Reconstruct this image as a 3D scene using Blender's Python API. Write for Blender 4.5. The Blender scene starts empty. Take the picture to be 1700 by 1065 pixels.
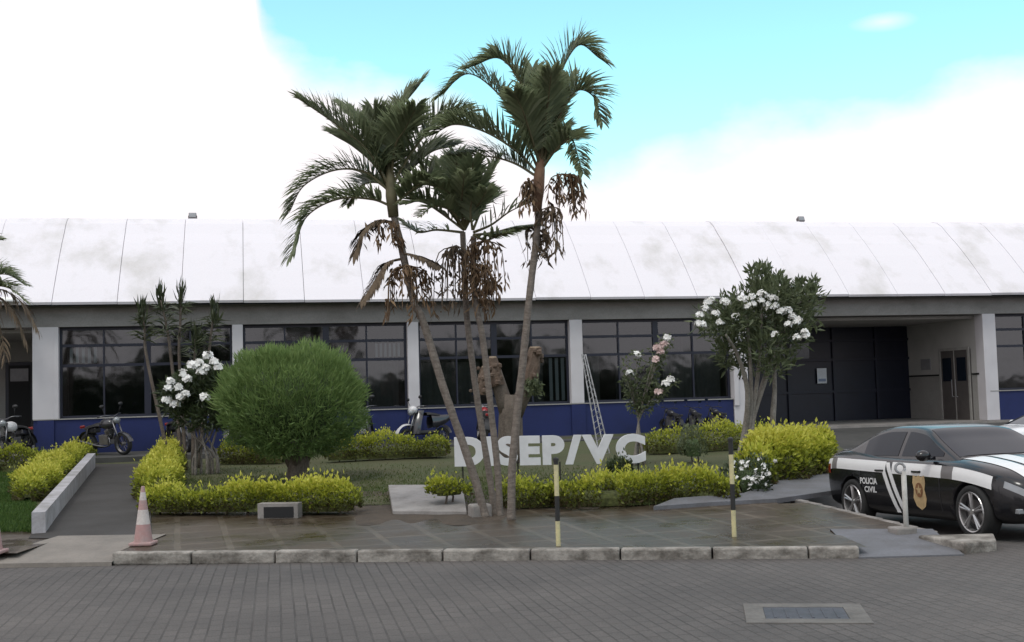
import bpy, bmesh, math, random
import numpy as np
from mathutils import Vector, Matrix
R = math.radians
random.seed(7); rng = np.random.default_rng(7)
SC = bpy.context.scene
COL = SC.collection

# ---------------------------------------------------------------- camera
H, FOC, PITCH, ROLL = 1.87, 1950.0, .0624, .0283
cp, sp, cr, sr = math.cos(PITCH), math.sin(PITCH), math.cos(ROLL), math.sin(ROLL)
Fw = Vector((0, cp, sp)); U0 = Vector((0, -sp, cp)); R0 = Vector((1, 0, 0))
Rt = R0*cr - U0*sr; Up = R0*sr + U0*cr
cam = bpy.data.cameras.new('camera'); cam.lens = 36*FOC/1700; cam.clip_end = 3000; cam.clip_start = .1
co = bpy.data.objects.new('camera', cam); COL.objects.link(co)
m = Matrix((Rt, Up, -Fw)).transposed().to_4x4(); m.translation = (0, 0, H)
co.matrix_world = m; SC.camera = co

# ---------------------------------------------------------------- sky, sun, exposure
SUN_EL, SUN_AZ = 62.0, 205.0          # azimuth clockwise from +Y
W = bpy.data.worlds.new('World'); SC.world = W; W.use_nodes = True
nt = W.node_tree; N = nt.nodes; L = nt.links; N.clear()
def nd(t, **k):
    n = N.new(t)
    for a, b in k.items(): setattr(n, a, b)
    return n
def mth(op, a, b=None, c=None, clamp=False):
    n = nd('ShaderNodeMath', operation=op, use_clamp=clamp)
    for i, v in enumerate((a, b, c)):
        if v is None: continue
        if isinstance(v, (int, float)): n.inputs[i].default_value = v
        else: L.new(v, n.inputs[i])
    return n.outputs[0]
out = nd('ShaderNodeOutputWorld'); bg = nd('ShaderNodeBackground'); bg.inputs[1].default_value = .1
sky = nd('ShaderNodeTexSky', sky_type='NISHITA', sun_disc=False, sun_elevation=R(SUN_EL), sun_rotation=R(SUN_AZ), air_density=1.0, dust_density=.6, ozone_density=1.0)
tc = nd('ShaderNodeTexCoord'); sx = nd('ShaderNodeSeparateXYZ'); L.new(tc.outputs['Generated'], sx.inputs[0])
x_, y_, z_ = sx.outputs
hyp = mth('SQRT', mth('ADD', mth('MULTIPLY', x_, x_), mth('MULTIPLY', y_, y_)))
az = mth('ARCTAN2', x_, y_)                                  # 0 straight ahead, + to the right
el = mth('ARCTAN2', z_, hyp)
nz = nd('ShaderNodeTexNoise'); nz.inputs['Scale'].default_value = 11; nz.inputs['Detail'].default_value = 6; nz.inputs['Roughness'].default_value = .55
mp = nd('ShaderNodeMapping'); mp.inputs['Scale'].default_value = (1, 1, 1.7); L.new(tc.outputs['Generated'], mp.inputs[0]); L.new(mp.outputs[0], nz.inputs[0])
wob = mth('MULTIPLY', mth('SUBTRACT', nz.outputs[0], .5), .075)
# a blue opening in the cloud: lower rim of the opening over azimuth
fc = nd('ShaderNodeFloatCurve'); cv = fc.mapping.curves[0]
rim = [(-.6, .5), (-.3, .47), (-.225, .40), (-.20, .29), (-.12, .262), (-.05, .24), (.05, .172), (.10, .174), (.16, .188), (.20, .206), (.28, .204), (.345, .218), (.37, .232), (.45, .236), (.6, .25)]
pts = [((a+.6)/1.2, e) for a, e in rim]
cv.points[0].location = pts[0]; cv.points[1].location = pts[-1]
for q in pts[1:-1]: cv.points.new(*q)
fc.mapping.update(); fc.inputs[0].default_value = 1
L.new(mth('DIVIDE', mth('ADD', az, .6), 1.2, clamp=True), fc.inputs[1])
d1 = mth('ADD', mth('SUBTRACT', el, fc.outputs[0]), wob)
blue = mth('MULTIPLY', mth('ADD', d1, .010), 28, clamp=True)
# thin wisp and higher clouds
nz2 = nd('ShaderNodeTexNoise'); nz2.inputs['Scale'].default_value = 3.2; nz2.inputs['Detail'].default_value = 7; L.new(mp.outputs[0], nz2.inputs[0])
hi = mth('MULTIPLY', mth('SUBTRACT', nz2.outputs[0], .36), 9, clamp=True)
hi = mth('MULTIPLY', hi, mth('MULTIPLY', mth('SUBTRACT', el, .36), 9, clamp=True))
wd = mth('SQRT', mth('ADD', mth('POWER', mth('DIVIDE', mth('SUBTRACT', az, .318), .030), 2), mth('POWER', mth('DIVIDE', mth('SUBTRACT', el, .289), .0085), 2)))
wisp = mth('MULTIPLY', mth('SUBTRACT', mth('ADD', 1.0, mth('MULTIPLY', wob, 9)), wd, clamp=True), .7)
cloud = mth('MAXIMUM', mth('SUBTRACT', 1, blue), mth('MAXIMUM', hi, wisp))
tint = nd('ShaderNodeMix', data_type='RGBA', blend_type='MULTIPLY'); tint.inputs[0].default_value = 1
L.new(sky.outputs[0], tint.inputs[6]); tint.inputs[7].default_value = (2.5, 3.4, 2.6, 1)
mx = nd('ShaderNodeMix', data_type='RGBA'); L.new(cloud, mx.inputs[0]); L.new(tint.outputs[2], mx.inputs[6]); mx.inputs[7].default_value = (10.7, 10.15, 10.4, 1)
L.new(mx.outputs[2], bg.inputs[0]); L.new(bg.outputs[0], out.inputs[0])
sl = bpy.data.lights.new('sun', 'SUN'); sl.energy = 1.1; sl.angle = R(14); sl.color = (1, .96, .9)
so = bpy.data.objects.new('sun', sl); COL.objects.link(so)
sd = Vector((math.sin(R(SUN_AZ))*math.cos(R(SUN_EL)), math.cos(R(SUN_AZ))*math.cos(R(SUN_EL)), math.sin(R(SUN_EL))))
so.rotation_euler = sd.to_track_quat('Z', 'Y').to_euler(); so.location = sd*80
SC.view_settings.view_transform = 'Standard'; SC.view_settings.look = 'None'
SC.view_settings.exposure = 0; SC.view_settings.gamma = 1
SC.render.engine = 'CYCLES'; SC.cycles.max_bounces = 6; SC.cycles.transparent_max_bounces = 12

# ---------------------------------------------------------------- placing
def ray(X, Y):
    a, b = X-850, Y-532.5
    return (Rt*(a/FOC) + Up*(-b/FOC) + Fw)
def at_depth(X, Y, d):
    r = ray(X, Y); return Vector((0, 0, H)) + r*(d/r.y)
T0 = 13.4
def tt(x, y): return y + .16*x
def zg(x, y): return .11 + .0225*min(max(tt(x, y)-14.6, 0), 20.0)
def zr(x, y): return -.042*min(max(y-13.4, 0), 3.6)
def on_ground(X, Y):
    r = ray(X, Y); z = .1
    for _ in range(30):
        t = (z-H)/r.z; p = Vector((0, 0, H)) + r*t; z = zg(p.x, p.y)
    return Vector((p.x, p.y, z))
def on_plane(X, Y, z):
    r = ray(X, Y); p = Vector((0, 0, H)) + r*((z-H)/r.z); return p
TH = .2186; BD = 35.5
BU = Vector((math.cos(TH), math.sin(TH), 0)); BN = Vector((-math.sin(TH), math.cos(TH), 0)); BO = Vector((0, BD, 0))
def bp(s, w, z): return BO + BU*s + BN*w + Vector((0, 0, z))
def on_wall(X, Y, w=0):
    r = ray(X, Y); O = Vector((0, 0, H)); B = BO + BN*w
    return O + r*((B-O).dot(BN)/r.dot(BN))

# ---------------------------------------------------------------- materials
def mat(name):
    M = bpy.data.materials.new(name); M.use_nodes = True
    return M, M.node_tree, M.node_tree.nodes['Principled BSDF']
def plain(name, c, rough=.6, metal=0, spec=.5, coat=0, var=.12, scale=6., bump=0, bscale=60.):
    M, t, b = mat(name); n = t.nodes; l = t.links
    b.inputs['Roughness'].default_value = rough; b.inputs['Metallic'].default_value = metal
    b.inputs['Specular IOR Level'].default_value = spec; b.inputs['Coat Weight'].default_value = coat; b.inputs['Coat Roughness'].default_value = .05
    tcd = n.new('ShaderNodeTexCoord')
    if var:
        nz = n.new('ShaderNodeTexNoise'); nz.inputs['Scale'].default_value = scale; nz.inputs['Detail'].default_value = 6; l.new(tcd.outputs['Object'], nz.inputs[0])
        r = n.new('ShaderNodeValToRGB'); r.color_ramp.elements[0].position = .3; r.color_ramp.elements[1].position = .7
        r.color_ramp.elements[0].color = tuple(v*(1-var) for v in c)+(1,); r.color_ramp.elements[1].color = tuple(min(1, v*(1+var)) for v in c)+(1,)
        l.new(nz.outputs[0], r.inputs[0]); l.new(r.outputs[0], b.inputs['Base Color'])
    else: b.inputs['Base Color'].default_value = tuple(c)+(1,)
    if bump:
        n2 = n.new('ShaderNodeTexNoise'); n2.inputs['Scale'].default_value = bscale; n2.inputs['Detail'].default_value = 5; l.new(tcd.outputs['Object'], n2.inputs[0])
        bm = n.new('ShaderNodeBump'); bm.inputs['Strength'].default_value = bump; bm.inputs['Distance'].default_value = .02; l.new(n2.outputs[0], bm.inputs['Height']); l.new(bm.outputs[0], b.inputs['Normal'])
    return M
def stained(name, c, stain, rough=.8, scale=1.2, lo=.5, hi=.75, streak=1., fine=.08, bump=.15, bscale=40):
    """base colour with blotchy dirt of its own shape"""
    M, t, b = mat(name); n = t.nodes; l = t.links; b.inputs['Roughness'].default_value = rough; b.inputs['Specular IOR Level'].default_value = .3
    tcd = n.new('ShaderNodeTexCoord'); mp = n.new('ShaderNodeMapping'); mp.inputs['Scale'].default_value = (1, 1, streak); l.new(tcd.outputs['Object'], mp.inputs[0])
    a = n.new('ShaderNodeTexNoise'); a.inputs['Scale'].default_value = scale; a.inputs['Detail'].default_value = 9; a.inputs['Roughness'].default_value = .65; l.new(mp.outputs[0], a.inputs[0])
    r = n.new('ShaderNodeValToRGB'); r.color_ramp.elements[0].position = lo; r.color_ramp.elements[1].position = hi
    r.color_ramp.elements[0].color = tuple(c)+(1,); r.color_ramp.elements[1].color = tuple(stain)+(1,); l.new(a.outputs[0], r.inputs[0])
    f = n.new('ShaderNodeTexNoise'); f.inputs['Scale'].default_value = 30; f.inputs['Detail'].default_value = 6; l.new(tcd.outputs['Object'], f.inputs[0])
    q = n.new('ShaderNodeMapRange'); q.inputs[1].default_value = .3; q.inputs[2].default_value = .7; q.inputs[3].default_value = 1-fine; q.inputs[4].default_value = 1+fine; l.new(f.outputs[0], q.inputs[0])
    mu = n.new('ShaderNodeMix'); mu.data_type = 'RGBA'; mu.blend_type = 'MULTIPLY'; mu.inputs[0].default_value = 1; l.new(r.outputs[0], mu.inputs[6]); l.new(q.outputs[0], mu.inputs[7]); l.new(mu.outputs[2], b.inputs['Base Color'])
    if bump:
        n2 = n.new('ShaderNodeTexNoise'); n2.inputs['Scale'].default_value = bscale; n2.inputs['Detail'].default_value = 5; l.new(tcd.outputs['Object'], n2.inputs[0])
        bm = n.new('ShaderNodeBump'); bm.inputs['Strength'].default_value = bump; bm.inputs['Distance'].default_value = .02; l.new(n2.outputs[0], bm.inputs['Height']); l.new(bm.outputs[0], b.inputs['Normal'])
    return M
def leafmat(name, cols, rough=.5, trans=.25, spec=.35):
    """leaf colour chosen per leaf by the 'rnd' attribute"""
    M, t, b = mat(name); n = t.nodes; l = t.links
    a = n.new('ShaderNodeAttribute'); a.attribute_name = 'rnd'
    r = n.new('ShaderNodeValToRGB'); el = r.color_ramp.elements
    while len(el) < len(cols): el.new(.5)
    for i, c in enumerate(cols): el[i].position = i/(len(cols)-1) if len(cols) > 1 else 0; el[i].color = tuple(c)+(1,)
    l.new(a.outputs['Fac'], r.inputs[0]); l.new(r.outputs[0], b.inputs['Base Color'])
    b.inputs['Roughness'].default_value = rough; b.inputs['Specular IOR Level'].default_value = spec
    tr = n.new('ShaderNodeBsdfTranslucent'); l.new(r.outputs[0], tr.inputs[0])
    mx = n.new('ShaderNodeMixShader'); mx.inputs[0].default_value = trans
    l.new(b.outputs[0], mx.inputs[1]); l.new(tr.outputs[0], mx.inputs[2]); l.new(mx.outputs[0], n['Material Output'].inputs[0])
    return M
def paving(name, c1, c2, joint, bw, bh, gap, off, rot, rough, dirt, dscale=.35, bump=.5, bias=0., wet=0., fade=.12):
    M, t, b = mat(name); n = t.nodes; l = t.links
    tcd = n.new('ShaderNodeTexCoord'); mp = n.new('ShaderNodeMapping'); mp.inputs['Rotation'].default_value = (0, 0, rot); l.new(tcd.outputs['Object'], mp.inputs[0])
    wn = n.new('ShaderNodeTexNoise'); wn.inputs['Scale'].default_value = 1.3; l.new(tcd.outputs['Object'], wn.inputs[0])
    wa = n.new('ShaderNodeMix'); wa.data_type = 'RGBA'; wa.blend_type = 'LINEAR_LIGHT'; wa.inputs[0].default_value = .012; l.new(mp.outputs[0], wa.inputs[6]); l.new(wn.outputs['Color'], wa.inputs[7])
    k = n.new('ShaderNodeTexBrick'); k.offset = off; k.inputs['Scale'].default_value = 1; k.inputs['Brick Width'].default_value = bw; k.inputs['Row Height'].default_value = bh; k.inputs['Mortar Size'].default_value = gap; k.inputs['Mortar Smooth'].default_value = .35; k.inputs['Bias'].default_value = bias
    for i, c in (('Color1', c1), ('Color2', c2), ('Mortar', joint)): k.inputs[i].default_value = tuple(c)+(1,)
    l.new(wa.outputs[2], k.inputs[0])
    d = n.new('ShaderNodeTexNoise'); d.inputs['Scale'].default_value = dscale; d.inputs['Detail'].default_value = 10; d.inputs['Roughness'].default_value = .68; l.new(tcd.outputs['Object'], d.inputs[0])
    q = n.new('ShaderNodeValToRGB'); q.color_ramp.elements[0].position = .32; q.color_ramp.elements[1].position = .68
    q.color_ramp.elements[0].color = tuple(dirt[0])+(1,); q.color_ramp.elements[1].color = tuple(dirt[1])+(1,); l.new(d.outputs[0], q.inputs[0])
    mu = n.new('ShaderNodeMix'); mu.data_type = 'RGBA'; mu.blend_type = 'MULTIPLY'; mu.inputs[0].default_value = 1; 
    jn = n.new('ShaderNodeTexNoise'); jn.inputs['Scale'].default_value = .9; jn.inputs['Detail'].default_value = 7; jn.inputs['Roughness'].default_value = .7; l.new(tcd.outputs['Object'], jn.inputs[0])
    jq = n.new('ShaderNodeMapRange'); jq.inputs[1].default_value = .38; jq.inputs[2].default_value = .62; jq.inputs[3].default_value = .85; jq.inputs[4].default_value = fade; l.new(jn.outputs[0], jq.inputs[0])
    jm = n.new('ShaderNodeMix'); jm.data_type = 'RGBA'; l.new(jq.outputs[0], jm.inputs[0]); l.new(k.outputs[0], jm.inputs[6]); jm.inputs[7].default_value = tuple((a_+b_)/2*.93 for a_, b_ in zip(c1, c2))+(1,)
    l.new(jm.outputs[2], mu.inputs[6]); l.new(q.outputs[0], mu.inputs[7])
    f = n.new('ShaderNodeTexNoise'); f.inputs['Scale'].default_value = 55; f.inputs['Detail'].default_value = 4; l.new(tcd.outputs['Object'], f.inputs[0])
    fq = n.new('ShaderNodeMapRange'); fq.inputs[1].default_value = .3; fq.inputs[2].default_value = .7; fq.inputs[3].default_value = .8; fq.inputs[4].default_value = 1.2; l.new(f.outputs[0], fq.inputs[0])
    m2 = n.new('ShaderNodeMix'); m2.data_type = 'RGBA'; m2.blend_type = 'MULTIPLY'; m2.inputs[0].default_value = 1; l.new(mu.outputs[2], m2.inputs[6]); l.new(fq.outputs[0], m2.inputs[7])
    l.new(m2.outputs[2], b.inputs['Base Color']); b.inputs['Roughness'].default_value = rough; b.inputs['Specular IOR Level'].default_value = .22
    rq = n.new('ShaderNodeMapRange'); rq.inputs[1].default_value = .36; rq.inputs[2].default_value = .62; rq.inputs[3].default_value = rough-wet; rq.inputs[4].default_value = rough; l.new(d.outputs[0], rq.inputs[0]); l.new(rq.outputs[0], b.inputs['Roughness'])
    bm = n.new('ShaderNodeBump'); bm.inputs['Strength'].default_value = bump; bm.inputs['Distance'].default_value = .01; bm.invert = True; l.new(k.outputs['Fac'], bm.inputs['Height']); l.new(bm.outputs[0], b.inputs['Normal'])
    return M
def glassmat(name, tint, refl=.05, rough=.02):
    M, t, b = mat(name); n = t.nodes; l = t.links; n.remove(b)
    tr = n.new('ShaderNodeBsdfTransparent'); tr.inputs[0].default_value = tuple(tint)+(1,)
    g = n.new('ShaderNodeBsdfGlossy'); g.inputs['Roughness'].default_value = rough; g.inputs[0].default_value = (.95, .97, 1, 1)
    fr = n.new('ShaderNodeFresnel'); fr.inputs[0].default_value = 1.5
    ad = n.new('ShaderNodeMath'); ad.operation = 'ADD'; ad.use_clamp = True; ad.inputs[1].default_value = refl; l.new(fr.outputs[0], ad.inputs[0])
    # slightly wavy panes
    tcd = n.new('ShaderNodeTexCoord'); nz = n.new('ShaderNodeTexNoise'); nz.inputs['Scale'].default_value = 1.1; l.new(tcd.outputs['Object'], nz.inputs[0])
    bm = n.new('ShaderNodeBump'); bm.inputs['Strength'].default_value = .12; bm.inputs['Distance'].default_value = .05; l.new(nz.outputs[0], bm.inputs['Height']); l.new(bm.outputs[0], g.inputs['Normal'])
    mx = n.new('ShaderNodeMixShader'); l.new(ad.outputs[0], mx.inputs[0]); l.new(tr.outputs[0], mx.inputs[1]); l.new(g.outputs[0], mx.inputs[2]); l.new(mx.outputs[0], n['Material Output'].inputs[0])
    return M

MROAD = paving('road pavers', (.100, .092, .088), (.122, .111, .106), (.056, .052, .049), .235, .118, .010, .5, math.pi/2-TH+.02, .75, ((.72, .73, .74), (1.18, 1.17, 1.15)))
MTILE = paving('pavement tiles', (.052, .040, .029), (.078, .061, .045), (.15, .132, .108), .62, .62, .05, 0, -.28, .55, ((.5, .44, .38), (1.35, 1.3, 1.22)), .7, .3, wet=.36, fade=.5)
MPATH = stained('path concrete', (.054, .050, .048), (.034, .031, .028), .8, .9, .4, .7)
MCONC = stained('worn concrete', (.27, .25, .235), (.15, .14, .13), .85, 2.2, .42, .72)
MCONCD = stained('grimy concrete', (.16, .152, .142), (.105, .1, .094), .85, 4, .4, .7)
MRAMP = stained('ramp concrete', (.24, .215, .19), (.16, .145, .13), .8, 1.5, .4, .75)
MBLUEC = stained('bluish concrete', (.155, .158, .175), (.10, .098, .1), .7, 1.6, .4, .75)
MKERB = stained('kerb with worn white paint', (.34, .315, .285), (.12, .108, .094), .85, 3.2, .38, .60, 1.6, .15, .4)
MSOIL = stained('reddish soil', (.085, .066, .05), (.05, .042, .034), .95, 3, .4, .7, 1, .2, .5)
MGRASSB = stained('dry lawn soil', (.066, .078, .034), (.085, .078, .042), .95, .7, .4, .7, 1, .2, .6)
MLOT = stained('parking asphalt', (.075, .073, .07), (.05, .05, .048), .85, 1.2, .4, .7)
MROOF = stained('white roof shell', (.78, .75, .785), (.50, .48, .45), .7, .7, .50, .84, .3, .03, .05)
MWHITE = plain('white wall paint', (.57, .55, .57), .75, var=.06, scale=1.5, bump=.05)
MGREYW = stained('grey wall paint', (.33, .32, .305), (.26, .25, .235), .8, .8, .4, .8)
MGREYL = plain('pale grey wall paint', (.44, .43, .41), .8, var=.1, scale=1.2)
MBEAM = stained('grey beam', (.27, .26, .25), (.18, .17, .16), .85, .7, .4, .75, 2.)
MBLUE = stained('blue wall paint', (.017, .026, .105), (.013, .019, .066), .6, .9, .45, .8)
MNAVY = plain('navy frame paint', (.010, .0115, .026), .45, var=.1)
MDOOR = plain('navy door paint', (.006, .008, .021), .4, var=.15, scale=2)
MDOORG = plain('dark metal door', (.10, .09, .085), .5, var=.1)
MDARK = plain('black void', (.012, .012, .013), .8, var=0)
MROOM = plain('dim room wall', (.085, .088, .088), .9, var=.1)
MCURT = plain('beige curtain', (.25, .235, .21), .9, var=.1)
MBLIND = plain('white blind', (.8, .8, .78), .7, var=.04)
MPAPER = plain('white paper', (.72, .74, .78), .7, var=.08, scale=12)
MGLASS = glassmat('window glass', (.36, .40, .42), .05, .05)
MBARK = stained('grey palm bark', (.21, .18, .155), (.12, .10, .085), .9, 7, .4, .7, 4., .2, .6)
MBARKD = stained('brown bark', (.15, .125, .105), (.09, .072, .06), .9, 9, .4, .7, .4, .2, .7)
MBARKL = stained('pale grey stems', (.27, .245, .22), (.16, .14, .12), .9, 10, .4, .7, .4, .2, .5)
MCUT = stained('cut wood', (.34, .27, .2), (.22, .16, .11), .9, 9, .4, .7)
MRUST = stained('reddish stripped bark', (.15, .11, .085), (.10, .068, .05), .9, 6, .4, .65, .5, .2, .8)
MPALM = leafmat('palm leaf', [(.16, .20, .11), (.23, .27, .15), (.32, .35, .22)], .4, .55, .55)
MSHEATH = plain('palm crownshaft', (.13, .115, .06), .6, var=.25, scale=8)
MDEAD = leafmat('dead palm leaf', [(.08, .06, .045), (.15, .11, .075), (.22, .17, .12)], .8, .1, .2)
MFRUIT = leafmat('palm fruit', [(.09, .06, .038), (.16, .10, .058), (.24, .16, .09)], .7, 0, .3)
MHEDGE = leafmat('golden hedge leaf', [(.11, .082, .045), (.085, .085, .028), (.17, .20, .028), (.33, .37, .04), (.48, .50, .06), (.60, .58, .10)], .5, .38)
MBUSH = leafmat('green willowy leaf', [(.10, .165, .052), (.165, .25, .08), (.25, .34, .12)], .55, .5)
MDKLEAF = leafmat('dark green leaf', [(.03, .045, .018), (.05, .072, .03), (.08, .105, .045)], .4, .2, .5)
MSPIKE = leafmat('sword leaf', [(.035, .048, .022), (.06, .075, .035), (.10, .11, .065)], .45, .15)
MTREEL = leafmat('grey green leaf', [(.075, .095, .05), (.11, .135, .068), (.16, .185, .10)], .45, .3)
MGRASS = leafmat('grass blade', [(.065, .10, .026), (.10, .13, .04), (.14, .15, .06)], .7, .3)
MGRASSG = leafmat('green grass blade', [(.04, .085, .018), (.06, .12, .022), (.09, .15, .03)], .6, .3)
MPETAL = plain('white petal', (.86, .85, .83), .6, var=.05)
MPINK = plain('pale pink petal', (.66, .50, .48), .6, var=.12)
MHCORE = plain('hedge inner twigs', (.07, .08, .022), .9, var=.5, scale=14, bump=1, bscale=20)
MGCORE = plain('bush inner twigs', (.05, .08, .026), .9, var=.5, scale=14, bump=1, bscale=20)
MLETTER = plain('white letter paint', (.66, .66, .68), .55, var=.06)
MSTEEL = plain('galvanised steel', (.45, .45, .46), .4, .7, var=.12)
MSTEELD = stained('weathered aluminium', (.36, .36, .37), (.16, .16, .16), .5, 9, .42, .65)
MALU = plain('aluminium', (.62, .62, .64), .35, .6, var=.12)
MYEL = stained('faded yellow paint', (.60, .54, .30), (.42, .39, .27), .6, 9, .45, .7)
MBLK = plain('black paint', (.02, .02, .02), .5, var=.2)
MCONE = stained('faded orange cone plastic', (.40, .24, .23), (.36, .28, .27), .6, 6, .4, .7)
MCONEW = stained('cone white band', (.62, .58, .55), (.42, .36, .34), .5, 6, .4, .7)
MCARB = plain('black car paint', (.008, .008, .010), .25, 0, .45, .35, var=0)
MCARW = plain('white car paint', (.72, .73, .75), .25, 0, .5, .8, var=0)
MSTRIPE = plain('white car vinyl', (.74, .74, .74), .35, var=.03)
MSTRG = plain('grey car vinyl', (.16, .15, .15), .4, var=.05)
MCGLASS = plain('dark car glass', (.010, .015, .024), .05, 0, .2, 0, var=0)
MTYRE = plain('tyre rubber', (.018, .018, .018), .85, var=.2)
MRIM = plain('alloy rim', (.46, .45, .45), .3, .75, var=.1)
MRIMD = plain('dark hub', (.02, .02, .022), .6, var=0)
MLAMP = plain('headlamp lens', (.26, .275, .29), .15, .2, .6, .4, var=.2)
MTAIL = plain('red lamp lens', (.25, .012, .012), .15, 0, .6, .6, var=0)
MGOLD = plain('golden crest vinyl', (.50, .36, .19), .45, var=.15, scale=20)
MBROWN = plain('brown crest vinyl', (.22, .10, .045), .45, var=.2, scale=30)
MPLAST = plain('black plastic', (.02, .02, .022), .5, var=.1)
MSEAT = plain('motorcycle seat vinyl', (.018, .017, .018), .55, var=.1)
MENG = plain('engine metal', (.20, .19, .19), .45, .7, var=.2)
MCHROME = plain('chrome', (.18, .18, .19), .35, 1, var=0)
MMIRROR = plain('mirror glass', (.9, .9, .92), .02, 1, var=0)
MRED = plain('red fairing', (.28, .02, .025), .3, 0, .5, .6, var=0)
MWFAIR = plain('white fairing', (.66, .65, .66), .3, 0, .5, .6, var=0)
MDFAIR = plain('dark fairing', (.03, .03, .036), .3, 0, .5, .6, var=0)
MMANH = stained('bluish iron cover', (.07, .07, .085), (.045, .045, .052), .55, 6, .4, .7)
MFLOOD = plain('grey floodlight body', (.16, .15, .15), .5, .4, var=.1)

# ---------------------------------------------------------------- mesh helper
class MB:
    def __init__(s): s.v = []; s.f = []; s.m = []; s.r = []
    def add(s, V, F, mi=0, r=None):
        o = len(s.v); s.v += [tuple(p) for p in V]
        for f in F: s.f.append(tuple(i+o for i in f)); s.m.append(mi); s.r.append(random.random() if r is None else r)
    def box(s, c, d, rz=0, mi=0, M=None):
        x, y, z = d[0]/2, d[1]/2, d[2]/2; V = [Vector((a*x, b*y, e*z)) for e in (-1, 1) for b in (-1, 1) for a in (-1, 1)]
        q = M if M else Matrix.Rotation(rz, 3, 'Z'); V = [q @ p + Vector(c) for p in V]
        s.add(V, [(0, 2, 3, 1), (4, 5, 7, 6), (0, 1, 5, 4), (2, 6, 7, 3), (1, 3, 7, 5), (0, 4, 6, 2)], mi)
    def tube(s, P, rad, n=8, mi=0, caps=True, jit=0):
        P = [Vector(p) for p in P]; k = len(P)
        if not hasattr(rad, '__len__'): rad = [rad]*k
        V = []; F = []; a = None
        for i in range(k):
            T = (P[min(i+1, k-1)]-P[max(i-1, 0)]); T = T.normalized() if T.length > 1e-9 else Vector((0, 0, 1))
            if a is None: a = T.orthogonal().normalized()
            a = (a - T*a.dot(T)); a = a.normalized() if a.length > 1e-6 else T.orthogonal().normalized()
            b = T.cross(a)
            for j in range(n):
                t = 2*math.pi*j/n; rr = rad[i]*(1+random.uniform(-jit, jit)); V.append(P[i]+(a*math.cos(t)+b*math.sin(t))*rr)
        for i in range(k-1):
            for j in range(n): F.append((i*n+j, i*n+(j+1) % n, (i+1)*n+(j+1) % n, (i+1)*n+j))
        if caps: F.append(tuple(range(n))[::-1]); F.append(tuple((k-1)*n+j for j in range(n)))
        s.add(V, F, mi)
    def lathe(s, prof, n=24, M=None, mi=0):
        """profile of (radius, height) round the local Z"""
        V = []; F = []; k = len(prof)
        for r, h in prof:
            for j in range(n): t = 2*math.pi*j/n; p = Vector((r*math.cos(t), r*math.sin(t), h)); V.append(M @ p if M else p)
        for i in range(k-1):
            for j in range(n): F.append((i*n+j, i*n+(j+1) % n, (i+1)*n+(j+1) % n, (i+1)*n+j))
        s.add(V, F, mi)
    def prism(s, poly, z0, z1, mi=0):
        n = len(poly); V = [(x, y, z0) for x, y in poly]+[(x, y, z1) for x, y in poly]
        s.add(V, [tuple(range(n))[::-1], tuple(range(n, 2*n))]+[(i, (i+1) % n, n+(i+1) % n, n+i) for i in range(n)], mi)
    def grid(s, G, mi=0):
        a, b = len(G), len(G[0]); V = [p for row in G for p in row]
        s.add(V, [(i*b+j, i*b+j+1, (i+1)*b+j+1, (i+1)*b+j) for i in range(a-1) for j in range(b-1)], mi)
    def ball(s, c, r, n=10, mi=0, sc=(1, 1, 1)):
        V = []; F = []
        for i in range(n//2+1):
            ph = math.pi*i/(n//2)
            for j in range(n): t = 2*math.pi*j/n; V.append((c[0]+r*sc[0]*math.sin(ph)*math.cos(t), c[1]+r*sc[1]*math.sin(ph)*math.sin(t), c[2]+r*sc[2]*math.cos(ph)))
        for i in range(n//2):
            for j in range(n): F.append((i*n+j, (i+1)*n+j, (i+1)*n+(j+1) % n, i*n+(j+1) % n))
        s.add(V, F, mi)
    def quads(s, V, r, mi=0):
        """V: (n,4,3) array of leaf quads, r: n values"""
        o = len(s.v); n = len(V); s.v += [tuple(p) for p in V.reshape(-1, 3)]
        s.f += [(o+4*i, o+4*i+1, o+4*i+2, o+4*i+3) for i in range(n)]; s.m += [mi]*n; s.r += [float(x) for x in r]
    def build(s, name, mats, parent=None, smooth=False, bevel=0, at=None, fix=True):
        me = bpy.data.meshes.new(name); V = s.v
        if at is not None: a = Vector(at); V = [tuple(Vector(p)-a) for p in V]
        me.from_pydata(V, [], s.f); mats = mats if isinstance(mats, (list, tuple)) else [mats]
        for x in mats: me.materials.append(x)
        me.polygons.foreach_set('material_index', s.m)
        if smooth: me.polygons.foreach_set('use_smooth', [True]*len(s.f))
        A = me.attributes.new('rnd', 'FLOAT', 'FACE'); A.data.foreach_set('value', s.r)
        o = bpy.data.objects.new(name, me); COL.objects.link(o)
        if parent: o.parent = parent
        if at is not None: o.location = at
        if bevel:
            q = o.modifiers.new('bevel', 'BEVEL'); q.width = bevel; q.segments = 2; q.limit_method = 'ANGLE'
        return o
def tag(o, label=None, cat=None, group=None, kind=None):
    for k, v in (('label', label), ('category', cat), ('group', group), ('kind', kind)):
        if v: o[k] = v
    return o
def thing(name, loc, label, cat, group=None, rz=0):
    o = bpy.data.objects.new(name, None); COL.objects.link(o); o.location = loc; o.rotation_euler = (0, 0, rz); o.empty_display_size = .2
    return tag(o, label, cat, group)
def catmull(P, n):
    P = [Vector(p) for p in P]; Q = [P[0]*2-P[1]]+P+[P[-1]*2-P[-2]]; o = []
    for i in range(n+1):
        t = i/n*(len(P)-1); k = min(int(t), len(P)-2); u = t-k; a, b, c, d = Q[k:k+4]
        o.append(.5*((2*b)+(c-a)*u+(2*a-5*b+4*c-d)*u*u+(3*b-a-3*c+d)*u**3))
    return o
def unit(a): return a/np.maximum(np.linalg.norm(a, axis=-1, keepdims=True), 1e-9)
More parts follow.
